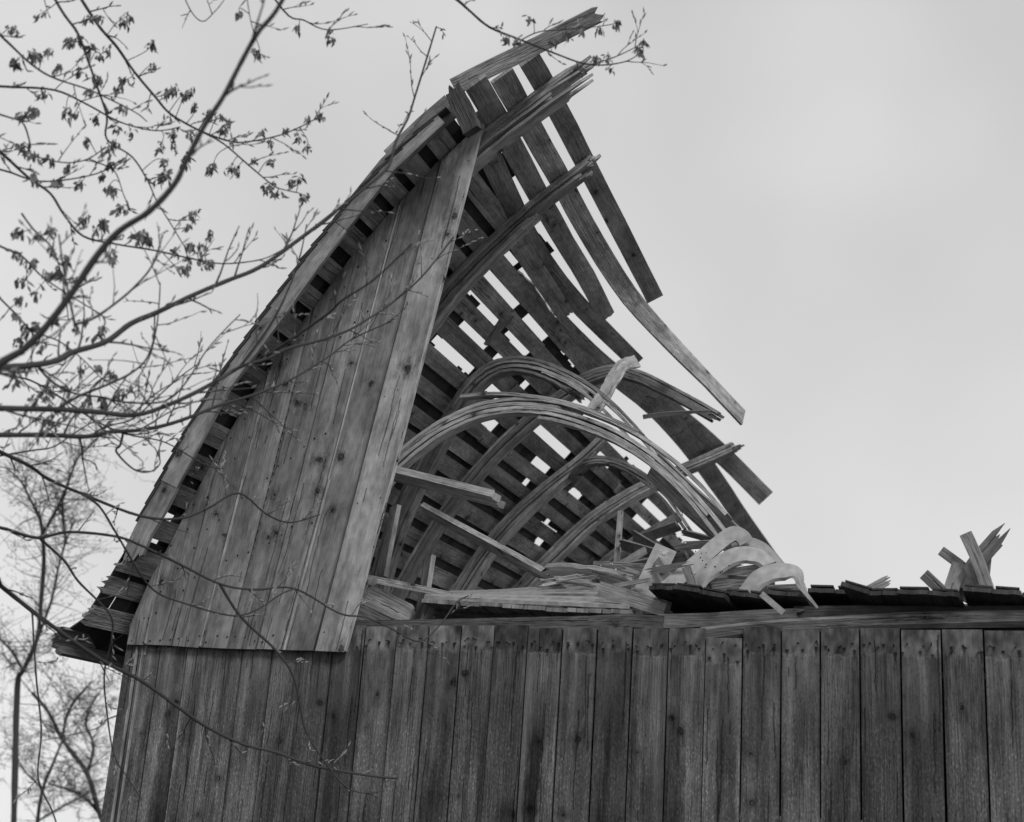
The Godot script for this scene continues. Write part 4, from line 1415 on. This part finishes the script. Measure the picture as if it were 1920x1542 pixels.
	var spots := [[490, 240], [505, 265], [560, 262], [540, 245], [580, 226], [600, 214], [573, 275], [430, 222], [415, 240], [440, 262], [410, 215], [480, 295], [512, 300], [520, 358], [545, 340], [560, 330], [572, 368], [500, 352], [395, 322], [425, 322], [440, 318], [290, 78], [290, 120], [330, 160], [350, 172], [370, 190], [390, 205], [362, 165], [310, 172], [328, 250], [358, 255], [170, 175], [178, 220], [222, 240], [120, 222], [137, 215], [220, 165], [228, 155], [205, 310], [195, 290], [190, 330], [215, 270], [150, 68], [170, 85], [190, 110], [200, 95], [130, 82], [100, 88], [120, 75], [75, 105], [60, 95], [85, 175], [40, 208], [64, 210], [40, 280], [60, 288], [48, 275], [318, 318], [312, 335], [300, 280], [200, 352], [215, 360], [373, 395], [355, 420], [400, 430], [385, 455], [365, 465], [330, 468], [345, 505], [352, 480], [375, 492], [398, 490], [180, 430], [195, 415], [262, 438], [280, 448], [268, 430], [208, 488], [200, 478], [95, 472], [88, 515], [105, 515], [60, 490], [40, 485], [30, 530], [165, 405], [240, 25], [165, 30], [186, 30], [450, 30], [560, 55], [620, 72], [615, 58], [482, 105], [945, 68], [968, 80], [1045, 78], [1062, 75], [1090, 62], [1128, 55], [1160, 42], [1205, 80], [1196, 92], [1110, 108], [1146, 128], [990, 28], [1140, 108], [40, 560], [110, 512], [75, 655], [130, 640], [190, 622], [150, 690], [50, 700], [45, 765], [62, 795], [85, 790], [240, 745], [252, 725], [30, 640], [28, 590], [145, 620], [175, 630], [225, 740], [200, 760], [165, 765], [100, 430], [70, 445], [30, 470], [65, 30], [25, 50], [230, 390], [310, 300], [345, 310], [330, 280], [20, 120], [110, 120], [150, 130], [185, 150], [60, 330], [105, 340], [130, 310], [145, 350], [90, 300], [160, 260], [235, 200], [245, 260], [30, 440], [70, 610], [100, 600], [50, 620], [160, 600], [30, 800], [100, 800], [60, 830], [140, 780], [120, 735], [80, 740], [20, 720], [185, 690], [215, 700], [130, 480], [150, 520], [60, 550]]
	for sp in spots:
		var bestd := 1e9
		var bp := Vector3.ZERO
		for pa in paths:
			for p in pa:
				var dd: float = topx(p).distance_to(Vector2(sp[0], sp[1]))
				if dd < bestd:
					bestd = dd; bp = p
		var depth := -(cam_basis.inverse() * (bp - EYE)).z + r(-0.08, 0.08)
		leaf_cluster(t2, at(sp[0] + r(-3, 3), sp[1] + r(-3, 3), depth), bp, r(0.028, 0.042), rng.randi_range(10, 18))

	# ---- far trees, soft behind the barn
	far_tree("far_tree", "bare forked tree standing farther off beyond the corner of the barn", [[[24, 1640], [26, 1520], [32, 1292], [43, 1258], [69, 1198], [77, 1120], [82, 1052], [79, 1000], [75, 974]], [[75, 974], [56, 936], [40, 905], [15, 880]], [[80, 1000], [116, 936], [133, 890], [146, 859], [177, 828], [205, 790]], [[43, 1258], [20, 1220], [-10, 1190]], [[70, 1198], [95, 1130], [108, 1070], [122, 1020], [140, 975]], [[116, 936], [118, 980], [125, 1020]]], 44.0, 12.0, 8.0)
	far_tree("far_tree", "thin crooked tree with a haze of young leaves low beside the wall", [[[215, 1640], [200, 1560], [185, 1524], [163, 1451], [116, 1387], [90, 1335], [60, 1300]], [[163, 1451], [175, 1400], [160, 1350], [185, 1300]], [[116, 1387], [130, 1330], [170, 1280]], [[185, 1524], [150, 1490], [90, 1470]]], 48.0, 12.0, 7.0)
	far_tree("far_tree", "low leafy sapling farthest off behind the forked tree", [[[60, 1660], [70, 1540], [80, 1480], [100, 1430], [120, 1380]], [[80, 1480], [40, 1440], [20, 1400]], [[70, 1540], [140, 1500], [180, 1480]]], 54.0, 8.0, 10.0)

func far_tree(called: String, label: String, limbs: Array, depth: float, w0: float, leafy: float) -> void:
	var p0 := at(limbs[0][0][0], limbs[0][0][1], depth)
	var base := Vector3(p0.x, 0, p0.z)
	var o := thing(called, label, "tree", base, "")
	var crown := MB.new()
	var lf := MB.new()
	for i in limbs.size():
		var pts := []
		if i == 0:
			pts.append(base - Vector3(0, .1, 0))
		for p in limbs[i]:
			var w := at(p[0], p[1], depth + r(-.3, .3))
			if i == 0 and w.y < 0.3:
				continue
			pts.append(w)
		var path := smooth(pts, 4)
		var rad := []
		var wa := w0 if i == 0 else w0 * 0.5
		for k in path.size():
			rad.append(lerpf(wa, wa * 0.45, float(k) / path.size()) * depth / FOCAL * 0.5 * r(0.86, 1.14))
		var mb := MB.new() if i == 0 else crown
		tube(mb, path, rad, 8)
		if i == 0:
			part("trunk", mb, M.bark, o)
		for k in range(int(path.size() * (0.3 if i == 0 else 0.1)), path.size()):
			for rep in (1 if i == 0 else 3):
				var d := Vector3(r(-1, 1), r(-.2, 1), r(-1, 1)).normalized()
				var w := wander(path[k], d, r(0.8, 2.6), 6, 0.05, 0.22)
				var ra: float = minf(rad[k] * 0.4, 0.02)
				tube(crown, w, [ra, ra * .8, ra * .65, ra * .5, ra * .4, ra * .3, ra * .25], 5)
				for q in range(2, 7):
					if rng.randf() < 0.5:
						var w2 := wander(w[q], Vector3(r(-1, 1), r(-.5, 1), r(-1, 1)).normalized(), r(.3, 1.0), 3, 0.05, .25)
						tube(crown, w2, [.007, .006, .005, .004], 4)
						for e in w2:
							for z in int(leafy * 0.6):
								if topx(e).y < 1180 and rng.randf() < 0.75:
									continue
								leaf(lf, e + Vector3(r(-1, 1), r(-1, 1), r(-1, 1)) * .12, Vector3(r(-1, 1), r(-1, .4), r(-1, 1)).normalized(), Vector3(r(-1, 1), r(-1, 1), r(-1, 1)).normalized(), r(.05, .09), r(.03, .05), r(.7, 1.5))
	var cr := part("crown", crown, M.bark, o)
	if lf.v.size() > 0:
		part("leaves", lf, M.leaf, cr).set_meta("kind", "stuff")
